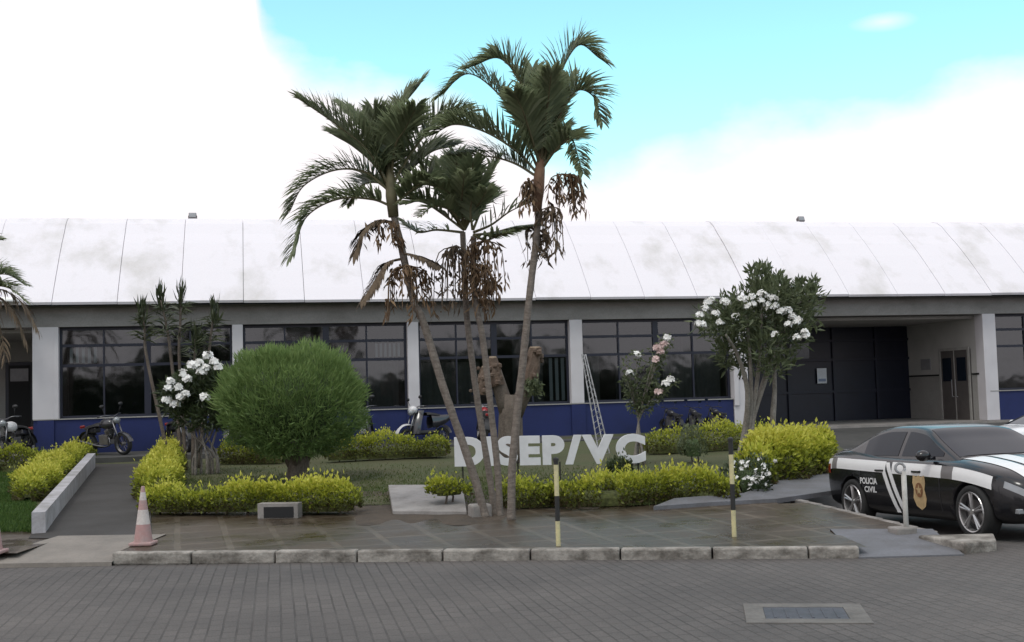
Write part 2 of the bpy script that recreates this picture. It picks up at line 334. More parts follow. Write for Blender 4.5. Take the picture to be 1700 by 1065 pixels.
def leafquads(C, D, ln, wd, tw=None, droop=0.):
    """pointed leaf quads: centre base C (n,3), direction D (n,3)"""
    n = len(C); D = unit(D); rv = unit(rng.normal(size=(n, 3))); S = unit(np.cross(D, rv)); ln = np.broadcast_to(ln, (n,))[:, None]; wd = np.broadcast_to(wd, (n,))[:, None]
    N_ = np.cross(S, D); mid = C+D*ln*.45+N_*ln*.08; tip = C+D*ln; tip[:, 2] -= droop*ln[:, 0]
    return np.stack([C, mid+S*wd*.5, tip, mid-S*wd*.5], 1)

exec_sections = True
# ================================================================ SETTING
g = MB(); g.grid([[(x, y, -.35) for y in (-600, 0, 2000)] for x in (-1500, 0, 1500)]); tag(g.build('ground', MSOIL), kind='structure')
rd = MB(); xs = np.linspace(-60, 60, 61); ys = np.concatenate([np.linspace(-25, 12, 20), np.linspace(13, 20, 15), np.linspace(22, 60, 12)])
rd.grid([[(x, y, zr(x, y)) for y in ys] for x in xs]); tag(rd.build('road', MROAD, smooth=True), kind='structure')

# pavement between kerb and garden: a sheet that follows the slope, with a real right and front edge
def kx(x): return T0-.16*x                                             # kerb front line y(x)
sw = MB()
RX0, RX1 = on_plane(12, 937, .004).x, on_plane(186, 934, .004).x; RY = on_ground(1470, 884).y
def sw_right(y): return 4.95 if y < 13.6 else 4.95-(y-13.6)*.20
def sw_front(x): return kx(x)+(1.65 if RX0 < x < RX1 else .12)
sw_x = sorted(list(np.linspace(-30, 3.80, 50))+[RX0-.001, RX0+.001, RX1-.001, RX1+.001])
sw.grid([[Vector((x, y, zg(x, y)-.006)) for y in np.linspace(sw_front(x), kx(x)+7.0, 12)] for x in sw_x])
sw.grid([[Vector((3.80+(sw_right(y)-3.80)*u, y, zg(4.35, y)-.006)) for y in np.linspace(RY-.05, 17.2, 8)] for u in (0, 1)])
tag(sw.build('sidewalk', MTILE), kind='structure')
# edge of the pavement along the car and the dropped kerb
ed = MB()
for i in range(9):
    y0 = RY+i*.42; y1 = y0+.40; a = Vector((sw_right(y0), y0, 0)); b = Vector((sw_right(y1), y1, 0)); d = b-a; q = Matrix.Rotation(math.atan2(d.y, d.x), 3, 'Z')
    c = (a+b)/2+Vector((.05, 0, 0)); ed.box((c.x, c.y, zg(c.x, c.y)-.13), (d.length, .12, .25), M=q)
tag(ed.build('edge_kerb', MCONC, bevel=.012), kind='structure')
# lawn
def edge_x(y): return 2.3+(y-18.2)*.64 if y < 26 else 7.3+(y-26)*.16
lw = MB(); rows = []
for j, y in enumerate(np.linspace(0, 1, 28)):
    row = []
    for x in np.linspace(0, 1, 40):
        yy = 18.2+y*22; xx = -32+x*(32+edge_x(yy)); yy2 = yy - .16*xx if yy < 20 else yy-.16*xx*max(0, 1-(yy-20)/6)
        row.append(Vector((xx, yy2, zg(xx, yy2)+.012+.02*math.sin(xx*1.7)*math.sin(yy*2.1))))
    rows.append(row)
lw.grid(rows); tag(lw.build('lawn', MGRASSB, smooth=True), kind='structure')
# soil strip around the palms
sb = MB(); sb.grid([[Vector((x, kx(x)+2.9+t*3.9+(.35*math.sin(x*1.3)+.18*math.sin(x*4.1+1)+.1*math.sin(x*9.7))*(1-t)+1.2*(1-t)*max(0, abs(x+.9)-2.2)/2, zg(x, kx(x)+2.9+t*3.9)-.012+.032*t)) for t in np.linspace(0, 1, 8)] for x in np.linspace(-5.4, 2.7, 160)])
tag(sb.build('soil_bed', MSOIL), kind='structure')
# bare reddish crumbs of soil washed on the pavement are part of the tile dirt; concrete apron beside the right hedge
ap = MB(); A_ = [on_ground(*q) for q in ((1085, 846), (1180, 839), (1290, 833), (1392, 818))]; B_ = [on_ground(*q) for q in ((1120, 838), (1235, 829), (1290, 808), (1392, 776))]
ap.grid([[a+Vector((0, 0, -.02)), a+Vector((0, 0, .05)), b+Vector((0, 0, .10)), b+Vector((0, 0, -.05))] for a, b in zip(A_, B_)])
tag(ap.build('concrete_apron', MBLUEC), kind='structure')
# parking strip in front of the building, entrance floor
pk = MB(); P4 = [bp(-34, -3.2, .56), bp(8.0, -3.2, .56), bp(8.0, 0, .575), bp(-34, 0, .575)]; pk.add(P4+[p-Vector((0, 0, .4)) for p in P4], [(0, 1, 2, 3), (0, 4, 5, 1), (1, 5, 6, 2)])
tag(pk.build('parking_strip', MLOT), kind='structure')
ef = MB(); ef.add([bp(7.0, -.3, .57), bp(17.4, -.3, .57), bp(17.4, 5, .585), bp(7.0, 5, .585), bp(7.0, -.3, -.2), bp(17.4, -.3, -.2)], [(0, 1, 2, 3), (4, 5, 1, 0)]); ef.add([bp(17.4, -.3, .57), bp(34, -.3, .57), bp(34, 0, .575), bp(17.4, 0, .575), bp(17.4, -.3, -.2), bp(34, -.3, -.2)], [(0, 1, 2, 3), (4, 5, 1, 0)])
dw = MB(); dw.grid([[bp(s_, w_, z_) for s_ in np.linspace(8.02, 34, 12)] for w_, z_ in ((-.3, .50), (-1.5, .42), (-4, .10), (-7.5, -.135), (-8, -.16))]); tag(dw.build('driveway', MLOT, smooth=True), kind='structure')
ef.add([bp(-34, 0, .575), bp(-13.7, 0, .575), bp(-13.7, 5, .58), bp(-34, 5, .58)], [(0, 1, 2, 3)])
tag(ef.build('entrance_floor', MCONC), kind='structure')
# path at the left
pa = MB(); l0, l1, r0, r1 = on_ground(62, 893), on_ground(150, 772), on_ground(240, 893), on_ground(238, 772)
pa.grid([[(l0.lerp(l1, t)+Vector((-.12, 0, .002+.035*min(1, t*6)))).lerp(r0.lerp(r1, t)+Vector((.1, 0, .002+.035*min(1, t*6))), u) for u in (0, .5, 1)] for t in np.linspace(0, 1, 12)])
tag(pa.build('garden_path', MPATH), kind='structure')
# main kerb: separate blocks
kb = MB(); x = on_plane(190, 932, 0).x; xe = on_plane(1425, 924, 0).x
while x < xe:
    ln = min(random.choice((.98, 1.0, 1.02)), xe-x); c = Vector((x+ln/2, kx(x+ln/2)+.08, .045+random.uniform(-.003, .003))); kb.box(c, (ln-.005, .16, .15), rz=-math.atan(.16)+random.uniform(-.008, .008)); x += ln
tag(kb.build('kerb', MKERB, bevel=.02), kind='structure')
kl = MB(); x = on_plane(-6, 934, 0).x
for i in range(9): c = Vector((x-.5-i, kx(x-.5-i)+.08, .045)); kl.box(c, (.97, .16, .15), rz=-math.atan(.16))
tag(kl.build('kerb', MKERB, bevel=.02), kind='structure')
# concrete ramps
rm = MB(); f0, f1 = on_plane(12, 937, .004), on_plane(186, 934, .004); b0, b1 = f0+Vector((-.1, 1.85, .112)), f1+Vector((.12, 1.78, .112)); f0 = f0+Vector((-.35, .06, 0))
rm.grid([[a+Vector((0, -.02, -.2)), a+Vector((0, -.01, .012))]+[a.lerp(b, t)+Vector((0, 0, .014+.02*math.sin(t*math.pi))) for t in (.05, .25, .5, .75, 1)]+[b+Vector((0, .03, -.2))] for a, b in ((f0, b0), (f0.lerp(f1, .5), b0.lerp(b1, .5)), (f1, b1))]); tag(rm.build('concrete_ramp', MRAMP), kind='structure')
rm = MB(); f0, f1 = on_plane(1425, 926, .006), on_plane(1600, 921, .006); b0, b1 = on_ground(1378, 880)+Vector((0, 0, .008)), on_ground(1548, 880)+Vector((0, 0, .008))
rm.grid([[a+Vector((0, -.02, -.2)), a+Vector((0, -.01, .01))]+[a.lerp(b, t)+Vector((0, 0, .01)) for t in (.05, .3, .6, 1)]+[b+Vector((0, .03, -.2))] for a, b in ((f0, b0), (f1, b1))]); tag(rm.build('concrete_ramp', MBLUEC), kind='structure')

exec_building = True
# ================================================================ BUILDING
ZB, ZS, ZT, ZE = .575, 1.52, 4.1, 4.77
bld = thing('office_building', bp(0, 0, 0), 'long low white building with curved roof panels, blue parapet and dark windows', 'building', rz=TH)
COLS = [(-13.3, .68), (-8.1, .3), (-3.03, .33), (1.99, .40), (7.32, .50), (16.22, .48), (21.6, .34), (26.8, .34), (32, .34)]
def bbox(b, s0, s1, w0, w1, z0, z1, mi=0): b.box(((s0+s1)/2, (w0+w1)/2, (z0+z1)/2), (s1-s0, w1-w0, z1-z0), mi=mi)
for s, wd in COLS:
    b = MB(); z0 = ZB if s in (7.32, 16.22) else ZS+.03
    bbox(b, s-wd/2, s+wd/2, -.03, .42, z0, ZT)
    if wd == .68: bbox(b, s+.18, s+.21, -.034, -.03, z0, ZT-.1)
    if s == 7.32:
        bbox(b, s-wd/2+.0, s-wd/2+.16, -.09, -.031, ZS-.2, ZT-.2)
    b.build('column', MWHITE, bld, bevel=.012)
b = MB(); bbox(b, 7.36, 7.44, -.045, -.031, 2.14, 2.2); bbox(b, 7.47, 7.51, -.045, -.031, 2.14, 2.2); bbox(b, 7.16, 7.30, -.045, -.031, 2.14, 2.2); b.build('name_plate', MDARK, bld)
def parapet(s0, s1):
    b = MB(); bbox(b, s0, s1, 0, .2, ZB-.3, ZS); bbox(b, s0-.01, s1+.01, -.04, .21, ZS+.001, ZS+.03, 1); b.build('parapet_wall', [MBLUE, MGREYW], bld)
parapet(-13.62, 7.05); parapet(16.15, 34)
# darker pilaster strips of the blue wall under the columns
for s in (1.99, -3.03, -13.3):
    b = MB(); bbox(b, s-.22, s+.22, -.05, -.002, ZB-.3, ZS-.01); b.build('pilaster', MBLUE, bld)
b = MB(); bbox(b, -36, 36, -.02, .45, ZT+.002, ZE-.06); b.build('beam', MBEAM, bld)
# soffits of the two porches and the inner rooms
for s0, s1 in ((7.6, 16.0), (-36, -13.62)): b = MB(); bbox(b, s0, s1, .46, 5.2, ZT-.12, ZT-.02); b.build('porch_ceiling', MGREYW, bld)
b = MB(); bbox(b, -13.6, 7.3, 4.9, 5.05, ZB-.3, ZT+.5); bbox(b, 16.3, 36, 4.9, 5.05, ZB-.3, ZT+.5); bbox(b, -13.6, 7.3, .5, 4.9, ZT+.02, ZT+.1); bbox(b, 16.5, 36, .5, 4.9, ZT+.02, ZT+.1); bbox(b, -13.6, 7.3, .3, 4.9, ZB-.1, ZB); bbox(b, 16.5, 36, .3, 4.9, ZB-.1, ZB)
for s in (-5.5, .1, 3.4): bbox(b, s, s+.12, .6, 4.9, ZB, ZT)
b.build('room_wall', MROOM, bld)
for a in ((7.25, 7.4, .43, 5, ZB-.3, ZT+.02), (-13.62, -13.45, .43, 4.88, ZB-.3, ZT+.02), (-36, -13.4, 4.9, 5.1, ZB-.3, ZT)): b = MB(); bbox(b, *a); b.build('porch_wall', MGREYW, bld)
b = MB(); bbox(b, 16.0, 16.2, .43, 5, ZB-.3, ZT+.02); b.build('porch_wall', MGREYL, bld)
for w0, w1 in ((2.55, 4.8), (.45, .72)): b = MB(); bbox(b, 15.985, 15.999, w0, w1, ZB, 2.08); b.build('dado_panel', MGREYW, bld)
for w0, w1 in ((2.53, 4.7), (.3, .71)): b = MB(); bbox(b, 15.97, 15.998, w0, w1, 2.09, 2.15); b.build('dark_rail', MDARK, bld)
b = MB(); bbox(b, 15.96, 15.998, 3.15, 3.75, 2.33, 2.72); b.build('wall_plaque', plain('grey plaque', (.25, .25, .26), .5), bld)
# porch side door
b = MB(); bbox(b, 15.93, 15.998, .74, 2.5, ZB, 2.98); bbox(b, 15.90, 15.935, .72, .82, ZB, 3.05, 1); bbox(b, 15.90, 15.935, 2.42, 2.52, ZB, 3.05, 1); bbox(b, 15.90, 15.935, .82, 2.42, 2.95, 3.05, 1); bbox(b, 15.915, 15.93, 1.6, 1.64, ZB, 2.95, 1)
d = b.build('side_door', [MDOORG, plain('pale door frame', (.34, .33, .31), .6)], bld)
b = MB(); bbox(b, 15.86, 15.88, 1.5, 1.53, 1.35, 1.95); bbox(b, 15.86, 15.88, 1.72, 1.75, 1.35, 1.95); bbox(b, 15.86, 15.93, 1.5, 1.53, 1.35, 1.38); bbox(b, 15.86, 15.93, 1.72, 1.75, 1.35, 1.38); b.build('handle', MALU, d)
b = MB(); bbox(b, 15.905, 15.929, .95, 1.45, 1.9, 2.7); bbox(b, 15.905, 15.929, 1.8, 2.3, 1.9, 2.7); b.build('pane', MCGLASS, d)
# dark entrance at the back of the porch
b = MB(); bbox(b, 7.4, 15.98, 4.6, 4.9, ZB, ZT-.13)
for s in (9.3, 11.1, 12.9, 14.6): bbox(b, s, s+.10, 4.52, 4.598, ZB, ZT-.14, 1)
for z in (1.6, 2.75, 3.45): bbox(b, 7.4, 15.98, 4.53, 4.597, z, z+.09, 1)
b2 = b.build('entrance_door', [MDOOR, MNAVY], bld)
b = MB()
for s0, s1 in ((9.45, 11.05), (11.25, 12.0)): bbox(b, s0, s1, 4.56, 4.596, 2.86, 3.43)
b.build('pane', plain('grey door pane', (.06, .07, .09), .1, var=.2), b2)  # plain greyish glazing in the upper door panels
b = MB(); bbox(b, 12.25, 12.62, 4.50, 4.52, 1.95, 2.5); bbox(b, 12.29, 12.58, 4.495, 4.499, 2.02, 2.12, 1); b.build('notice', [MPAPER, plain('blue print', (.25, .3, .42), .7)], bld)
# left porch door
dsL, dsR = ((on_wall(x_, 640, 4.8)-BO).dot(BU) for x_ in (9, 56)); dzT = on_wall(30, 601, 4.8).z
b = MB(); bbox(b, dsL, dsR, 4.8, 4.899, ZB, dzT, 1); bbox(b, dsL+.1, dsR-.1, 4.77, 4.80, ZB, dzT-.1)
d = b.build('porch_door', [MDARK, MNAVY], bld); b = MB(); bbox(b, dsL+.15, dsR-.15, 4.75, 4.768, dzT-.6, dzT-.2); b.build('pane', plain('grey pane', (.12, .12, .13), .2), d)
# windows: one frame per bay, panes as sub-part
def window(s0, s1, cols, rows, heavy=()):
    f = MB(); z0, z1 = ZS+.03, ZT; w0, w1 = .20, .28
    bbox(f, s0, s1, w0, w1, z0, z0+.07); bbox(f, s0, s1, w0, w1, z1-.09, z1); bbox(f, s0, s0+.07, w0, w1, z0+.07, z1-.09); bbox(f, s1-.07, s1, w0, w1, z0+.07, z1-.09)
    for i in range(1, cols):
        s = s0+(s1-s0)*i/cols; h = .09 if i in heavy else .024; bbox(f, s-h, s+h, w0-.005, w1+.005, z0+.07, z1-.09)
    for z in rows: bbox(f, s0+.07, s1-.07, w0-.002, w1+.002, z-.04, z+.04)
    o = f.build('window', MNAVY, bld)
    p = MB(); zz = [z0+.07]+list(rows)+[z1-.09]
    for i in range(cols):
        a, c = s0+(s1-s0)*i/cols, s0+(s1-s0)*(i+1)/cols
        for k in range(len(zz)-1):
            tl = random.uniform(-.006, .006); tz = random.uniform(-.012, .004)
            p.add([(a+.02, .24+tl, zz[k]), (c-.02, .24-tl, zz[k]), (c-.02, .24-tl+tz*.5, zz[k+1]), (a+.02, .24+tl+tz*.5, zz[k+1])], [(0, 1, 2, 3)])
    p.build('pane', MGLASS, o); return o
ROW = (3.02, 3.58)
wins = []
e = [(-12.96, -8.25, 4, (2,)), (-7.95, -3.2, 4, (2,)), (-2.86, 1.79, 4, (2,)), (2.19, 7.05, 4, (2,)), (16.46, 21.43, 4, (2,)), (21.77, 26.63, 4, ()), (26.97, 31.83, 4, ())]
for a, c, k, hv in e: wins.append(window(a, c, k, ROW, hv))
# blinds and curtains behind the glass
def blind(s0, s1, z0, z1, n, w=.45):
    b = MB()
    for i in range(n): s = s0+(s1-s0)*(i+.5)/n; bbox(b, s-(s1-s0)/n*.27, s+(s1-s0)/n*.27, w, w+.012, z0, z1)
    b.build('vertical_blind', MBLIND, bld)
blind(-12.75, -11.95, 3.1, 3.55, 5, .33); blind(-4.15, -3.35, 3.1, 3.5, 6, .33); blind(1.15, 1.72, 1.65, 2.95, 3, .33)
def curtain(s0, s1, z0, z1, w=.7):
    b = MB(); n = int((s1-s0)*14); b.grid([[(s0+(s1-s0)*i/n, w+.05*math.sin(i*1.9)+.02*math.sin(i*.7), z) for z in (z0, z1)] for i in range(n+1)]); b.build('curtain', MCURT, bld, smooth=True)
curtain(-5.2, -3.4, ZB+.3, 3.0); curtain(-2.7, -.9, ZB+.3, 2.9); curtain(5.0, 6.9, ZB+.3, 3.0); curtain(2.2, 2.9, ZB+.4, 3); curtain(-10.5, -9.2, ZB+.3, 2.4, 1.2); curtain(.3, 1.1, ZB+.3, 2.9)
# curved roof of lapped panels
prof = [(-.55, ZE-.02), (-.2, 5.14), (.3, 5.66), (.8, 6.16), (1.3, 6.63), (1.7, 6.96), (2.1, 7.32), (2.4, 7.5), (2.7, 7.57), (3.4, 7.60), (4.2, 7.58), (5.5, 7.55), (8, 7.1), (11, 6.0), (13, 4.8)]
b = MB(); PW = 1.711; s = -13.05-14*PW
while s < 37:
    dz = random.uniform(-.012, .012); dw = random.uniform(-.012, .012)
    top = [[(s+.007, w+dw, z+dz), (s+PW-.007, w+dw, z+dz)] for w, z in prof]; b.grid(top)
    bot = [[(s+PW-.007, w+dw+.03, z+dz-.07), (s+.007, w+dw+.03, z+dz-.07)] for w, z in prof]; b.grid(bot)
    n = len(prof)
    for x in (s+.007, s+PW-.007): b.grid([[(x, w+dw, z+dz), (x, w+dw+.03, z+dz-.07)] for w, z in prof])
    b.add([(s+.007, prof[0][0]+dw, prof[0][1]+dz), (s+PW-.007, prof[0][0]+dw, prof[0][1]+dz), (s+PW-.007, prof[0][0]+dw+.03, prof[0][1]+dz-.07), (s+.007, prof[0][0]+dw+.03, prof[0][1]+dz-.07)], [(0, 1, 2, 3)])
    s += PW
b.grid([[(x, w+.06, z-.1) for w, z in prof] for x in (-36, 36)], mi=1)
rf = b.build('roof', [MROOF, MDARK], bld)
# floodlights on the roof
def flood(X, Y, label):
    r = ray(X, Y); t = 0; p = None                                     # first point where the ray meets the roof profile
    best = None
    for w in np.linspace(-.5, 5, 200):
        q = on_wall(X, Y, w); z = np.interp(w, [a for a, _ in prof], [c for _, c in prof])
        if best is None or abs(q.z-z) < best[0]: best = (abs(q.z-z), q, z)
    q = best[1]; q = Vector((q.x, q.y, best[2]))
    o = thing('floodlight', q, label, 'floodlight', 'floodlights on the roof', rz=TH)
    b = MB(); b.tube([(0, 0, -.05), (0, 0, .14)], .03); b.box((0, 0, .13), (.26, .04, .03)); b.box((-.13, 0, .2), (.02, .04, .16)); b.box((.13, 0, .2), (.02, .04, .16)); b.build('bracket', MFLOOD, o)
    b = MB(); q = Matrix.Rotation(R(-25), 3, 'X'); b.box((0, -.02, .24), (.24, .2, .2), M=q); b.build('lamp_body', MFLOOD, o, bevel=.02)
    b = MB(); b.box(q @ Vector((0, -.105, 0))+Vector((0, -.02, .24)), (.2, .012, .16), M=q); b.build('lens', MLAMP, o)
flood(320, 372, 'small grey floodlight standing on the white roof over the left windows'); flood(1329, 376, 'small grey floodlight on the white roof above the dark porch')
# dome lamp under the eave at the far left
p = on_wall(12, 500, -.85); o = thing('dome_lamp', p, 'white dome shaped lamp on a bracket under the left end of the eave', 'lamp', rz=TH)
b = MB(); b.lathe([(.0, .12), (.14, .11), (.26, .06), (.33, -.02), (.30, -.03), (.0, -.02)], 20); b.build('lamp_shade', MPETAL, o, smooth=True)
b = MB(); b.tube([(0, .0, .05), (0, .5, .0), (0, .85, -.12)], .03); b.build('bracket', MSTEEL, o)

exec_plants = True
# ================================================================ PLANTS
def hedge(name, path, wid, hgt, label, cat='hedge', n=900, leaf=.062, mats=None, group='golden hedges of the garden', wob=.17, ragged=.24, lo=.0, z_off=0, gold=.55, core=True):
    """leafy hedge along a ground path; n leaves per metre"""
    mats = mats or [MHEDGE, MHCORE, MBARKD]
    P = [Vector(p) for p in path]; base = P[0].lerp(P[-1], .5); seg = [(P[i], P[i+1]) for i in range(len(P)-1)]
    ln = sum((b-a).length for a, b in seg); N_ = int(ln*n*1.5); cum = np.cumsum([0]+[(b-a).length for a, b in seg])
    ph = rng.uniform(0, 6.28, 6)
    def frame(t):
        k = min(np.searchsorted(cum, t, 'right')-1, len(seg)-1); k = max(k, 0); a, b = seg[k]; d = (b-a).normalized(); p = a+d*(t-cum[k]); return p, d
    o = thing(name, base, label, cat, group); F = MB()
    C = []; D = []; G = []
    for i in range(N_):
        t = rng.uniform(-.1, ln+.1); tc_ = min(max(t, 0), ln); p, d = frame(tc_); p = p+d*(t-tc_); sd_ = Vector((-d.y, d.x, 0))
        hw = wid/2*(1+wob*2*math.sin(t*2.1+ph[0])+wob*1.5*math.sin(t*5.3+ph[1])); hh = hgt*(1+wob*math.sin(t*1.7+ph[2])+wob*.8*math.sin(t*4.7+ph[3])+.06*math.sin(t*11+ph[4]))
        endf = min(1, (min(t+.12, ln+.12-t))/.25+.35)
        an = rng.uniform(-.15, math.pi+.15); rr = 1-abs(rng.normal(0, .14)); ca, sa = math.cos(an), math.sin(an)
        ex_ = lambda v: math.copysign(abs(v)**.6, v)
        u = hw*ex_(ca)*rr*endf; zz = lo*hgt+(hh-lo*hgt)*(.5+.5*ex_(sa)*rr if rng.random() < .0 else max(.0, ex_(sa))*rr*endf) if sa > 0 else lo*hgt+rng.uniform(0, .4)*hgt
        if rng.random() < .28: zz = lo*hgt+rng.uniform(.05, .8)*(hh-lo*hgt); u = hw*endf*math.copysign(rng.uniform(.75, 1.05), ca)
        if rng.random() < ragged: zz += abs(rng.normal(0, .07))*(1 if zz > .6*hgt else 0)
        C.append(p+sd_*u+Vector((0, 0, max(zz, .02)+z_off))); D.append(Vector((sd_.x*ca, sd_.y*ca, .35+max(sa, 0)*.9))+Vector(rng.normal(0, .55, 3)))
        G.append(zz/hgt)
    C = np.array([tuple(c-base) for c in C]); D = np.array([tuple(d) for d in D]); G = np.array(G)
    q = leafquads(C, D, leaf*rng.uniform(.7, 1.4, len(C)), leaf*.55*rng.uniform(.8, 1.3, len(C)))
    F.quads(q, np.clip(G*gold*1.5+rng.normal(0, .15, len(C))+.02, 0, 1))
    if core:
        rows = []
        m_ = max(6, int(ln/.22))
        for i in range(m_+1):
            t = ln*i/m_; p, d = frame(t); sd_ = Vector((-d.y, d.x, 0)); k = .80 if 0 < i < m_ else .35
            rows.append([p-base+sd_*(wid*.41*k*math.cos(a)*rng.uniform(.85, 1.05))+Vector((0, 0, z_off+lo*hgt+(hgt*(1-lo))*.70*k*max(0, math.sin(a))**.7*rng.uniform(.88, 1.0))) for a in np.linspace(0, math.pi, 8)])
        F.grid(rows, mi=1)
    F.build('foliage', mats[:2], o)
    S = MB(); k = max(2, int(ln/.35))
    for i in range(k):
        t = ln*(i+.5)/k; p, d = frame(t); p = p-base+Vector((rng.uniform(-.1, .1)*wid, rng.uniform(-.1, .1)*wid, -.04)); h = max(.12, lo*hgt+.15)
        S.tube([p, p+Vector((rng.uniform(-.05, .05), rng.uniform(-.05, .05), h*.6)), p+Vector((rng.uniform(-.08, .08), rng.uniform(-.08, .08), h+z_off))], [.022, .016, .009], 6)
    S.build('stem', mats[2], o); return o
def gp(*L_): return [on_ground(*q) for q in L_]
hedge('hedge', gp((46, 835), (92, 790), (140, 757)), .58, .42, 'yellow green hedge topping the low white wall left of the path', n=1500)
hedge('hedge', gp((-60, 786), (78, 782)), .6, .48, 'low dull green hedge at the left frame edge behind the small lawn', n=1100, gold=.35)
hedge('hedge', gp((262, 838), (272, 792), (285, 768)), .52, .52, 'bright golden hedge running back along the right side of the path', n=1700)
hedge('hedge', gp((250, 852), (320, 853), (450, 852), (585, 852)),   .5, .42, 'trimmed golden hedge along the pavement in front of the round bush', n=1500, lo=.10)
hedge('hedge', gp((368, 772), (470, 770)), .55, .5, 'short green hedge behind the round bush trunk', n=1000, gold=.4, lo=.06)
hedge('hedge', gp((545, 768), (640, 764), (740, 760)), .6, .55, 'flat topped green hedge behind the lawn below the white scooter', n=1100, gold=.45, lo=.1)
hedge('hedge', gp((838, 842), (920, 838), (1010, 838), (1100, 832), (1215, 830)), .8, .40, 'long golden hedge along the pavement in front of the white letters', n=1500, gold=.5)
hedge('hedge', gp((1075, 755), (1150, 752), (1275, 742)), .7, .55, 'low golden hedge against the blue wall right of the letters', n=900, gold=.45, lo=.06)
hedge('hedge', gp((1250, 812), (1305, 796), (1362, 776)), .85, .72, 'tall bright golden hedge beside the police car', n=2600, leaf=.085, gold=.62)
hedge('shrub', gp((1138, 770), (1162, 769)), .85, .80, 'light green round shrub at the back of the garden right of the letters', 'shrub', n=1700, mats=[MTREEL, MGCORE, MBARKD], group=None, gold=.8, lo=.2)
hedge('shrub', gp((722, 846), (762, 842)), .62, .50, 'small golden bush on a short stem beside the white slab', 'shrub', n=1500, group=None, lo=.42, gold=.55)
hedge('shrub', gp((1018, 800), (1040, 799)), .45, .42, 'small dark clipped shrub just below the letter C', 'shrub', n=2200, leaf=.06, mats=[MDKLEAF, MGCORE, MBARKD], group=None, gold=.7, lo=.3)
# bush with little white flowers
def cluster(F, c, r, n, mi=0, size=.05):
    """head of five petalled flowers"""
    for _ in range(n):
        d = Vector(rng.normal(0, 1, 3)); d.z = abs(d.z)*.8; d.y -= .3; d.normalize(); p = Vector(c)+d*r*rng.uniform(.6, 1); u = d.orthogonal().normalized(); v = d.cross(u); ph = rng.uniform(0, 6)
        for k in range(5):
            a = ph+k*2*math.pi/5; e = u*math.cos(a)+v*math.sin(a); f_ = u*-math.sin(a)+v*math.cos(a); s_ = size*rng.uniform(.8, 1.2)
            F.add([p, p+e*s_*.6+f_*s_*.38+d*.01, p+e*s_+d*.012, p+e*s_*.6-f_*s_*.38+d*.01], [(0, 1, 2, 3)], mi)
fb = hedge('flowering_bush', gp((1226, 822), (1262, 818)), .75, .72, 'low dark bush dotted with small white flowers at the end of the tall hedge', 'bush', n=1500, leaf=.06, mats=[MDKLEAF, MGCORE, MBARKD], group=None, gold=.8)
for i in range(46):
    X, Y = random.gauss(1246, 18), random.gauss(792, 16); q = on_ground(1246, 822); c = at_depth(X, Y, q.y-.32+random.uniform(0, .2))
    if c.z < .2: continue
    F = MB(); cluster(F, c-fb.location, .02, 2, size=.036); F.build('flower', MPETAL, fb)

# round bush
q = on_ground(494, 800); o = thing('round_bush', q, 'large clipped round green bush on a short trunk in the lawn', 'bush')
cc = at_depth(480, 671, q.y)-q; RX, RZ = 116/1950*q.y, 94/1950*q.y
F = MB(); n = 21000; v = unit(rng.normal(size=(n, 3))); rr = 1.03-np.abs(rng.normal(0, .13, n)); lump = 1+.07*np.sin(v[:, 0]*2.6+.4)+.06*np.sin(v[:, 0]*5+1)*np.sin(v[:, 2]*6)-.05*np.clip(v[:, 2]-.75, 0, 1)*4+.05*np.sin(v[:, 1]*9+v[:, 2]*7)+.04*np.sin(v[:, 0]*13+v[:, 2]*11)+.05*np.sin(v[:, 0]*8-v[:, 2]*10+v[:, 1]*6+2)
C = v*np.array([RX, RX, RZ])*(rr*lump)[:, None]; C[:, 2] = np.where(C[:, 2] < -.78*RZ, -.78*RZ+rng.uniform(-.12, .1, n), C[:, 2]); C += np.array(cc)
D = v*.55+np.array([0, 0, .55])+rng.normal(0, .35, (n, 3))
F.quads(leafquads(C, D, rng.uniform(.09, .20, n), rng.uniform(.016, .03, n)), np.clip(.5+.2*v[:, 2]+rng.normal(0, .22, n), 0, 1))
w_ = 1300; v = unit(rng.normal(size=(w_, 3))); v[:, 2] = np.abs(v[:, 2])*.9-.1; C = v*np.array([RX, RX, RZ])*.97+np.array(cc); F.quads(leafquads(C, v*.5+np.array([0, 0, .6])+rng.normal(0, .25, (w_, 3)), rng.uniform(.22, .42, w_), .024), np.clip(rng.normal(.7, .2, w_), 0, 1))
F.ball(cc, 1, 20, 1, (RX*.72, RX*.72, RZ*.68)); F.build('foliage', [MBUSH, MGCORE], o)
S = MB(); S.tube([(0, 0, -.1), (.0, 0, .15), (.05, 0, .5), (-.05, 0, 1.2)], [.26, .21, .19, .13], 10, jit=.12)
for a in range(4): S.tube([(0, 0, .15), (.3*math.cos(a*1.6), .3*math.sin(a*1.6), .75), (.55*math.cos(a*1.6), .55*math.sin(a*1.6), 1.3)], [.11, .09, .05], 8, jit=.1)
S.build('trunk', MBARKD, o, smooth=True)

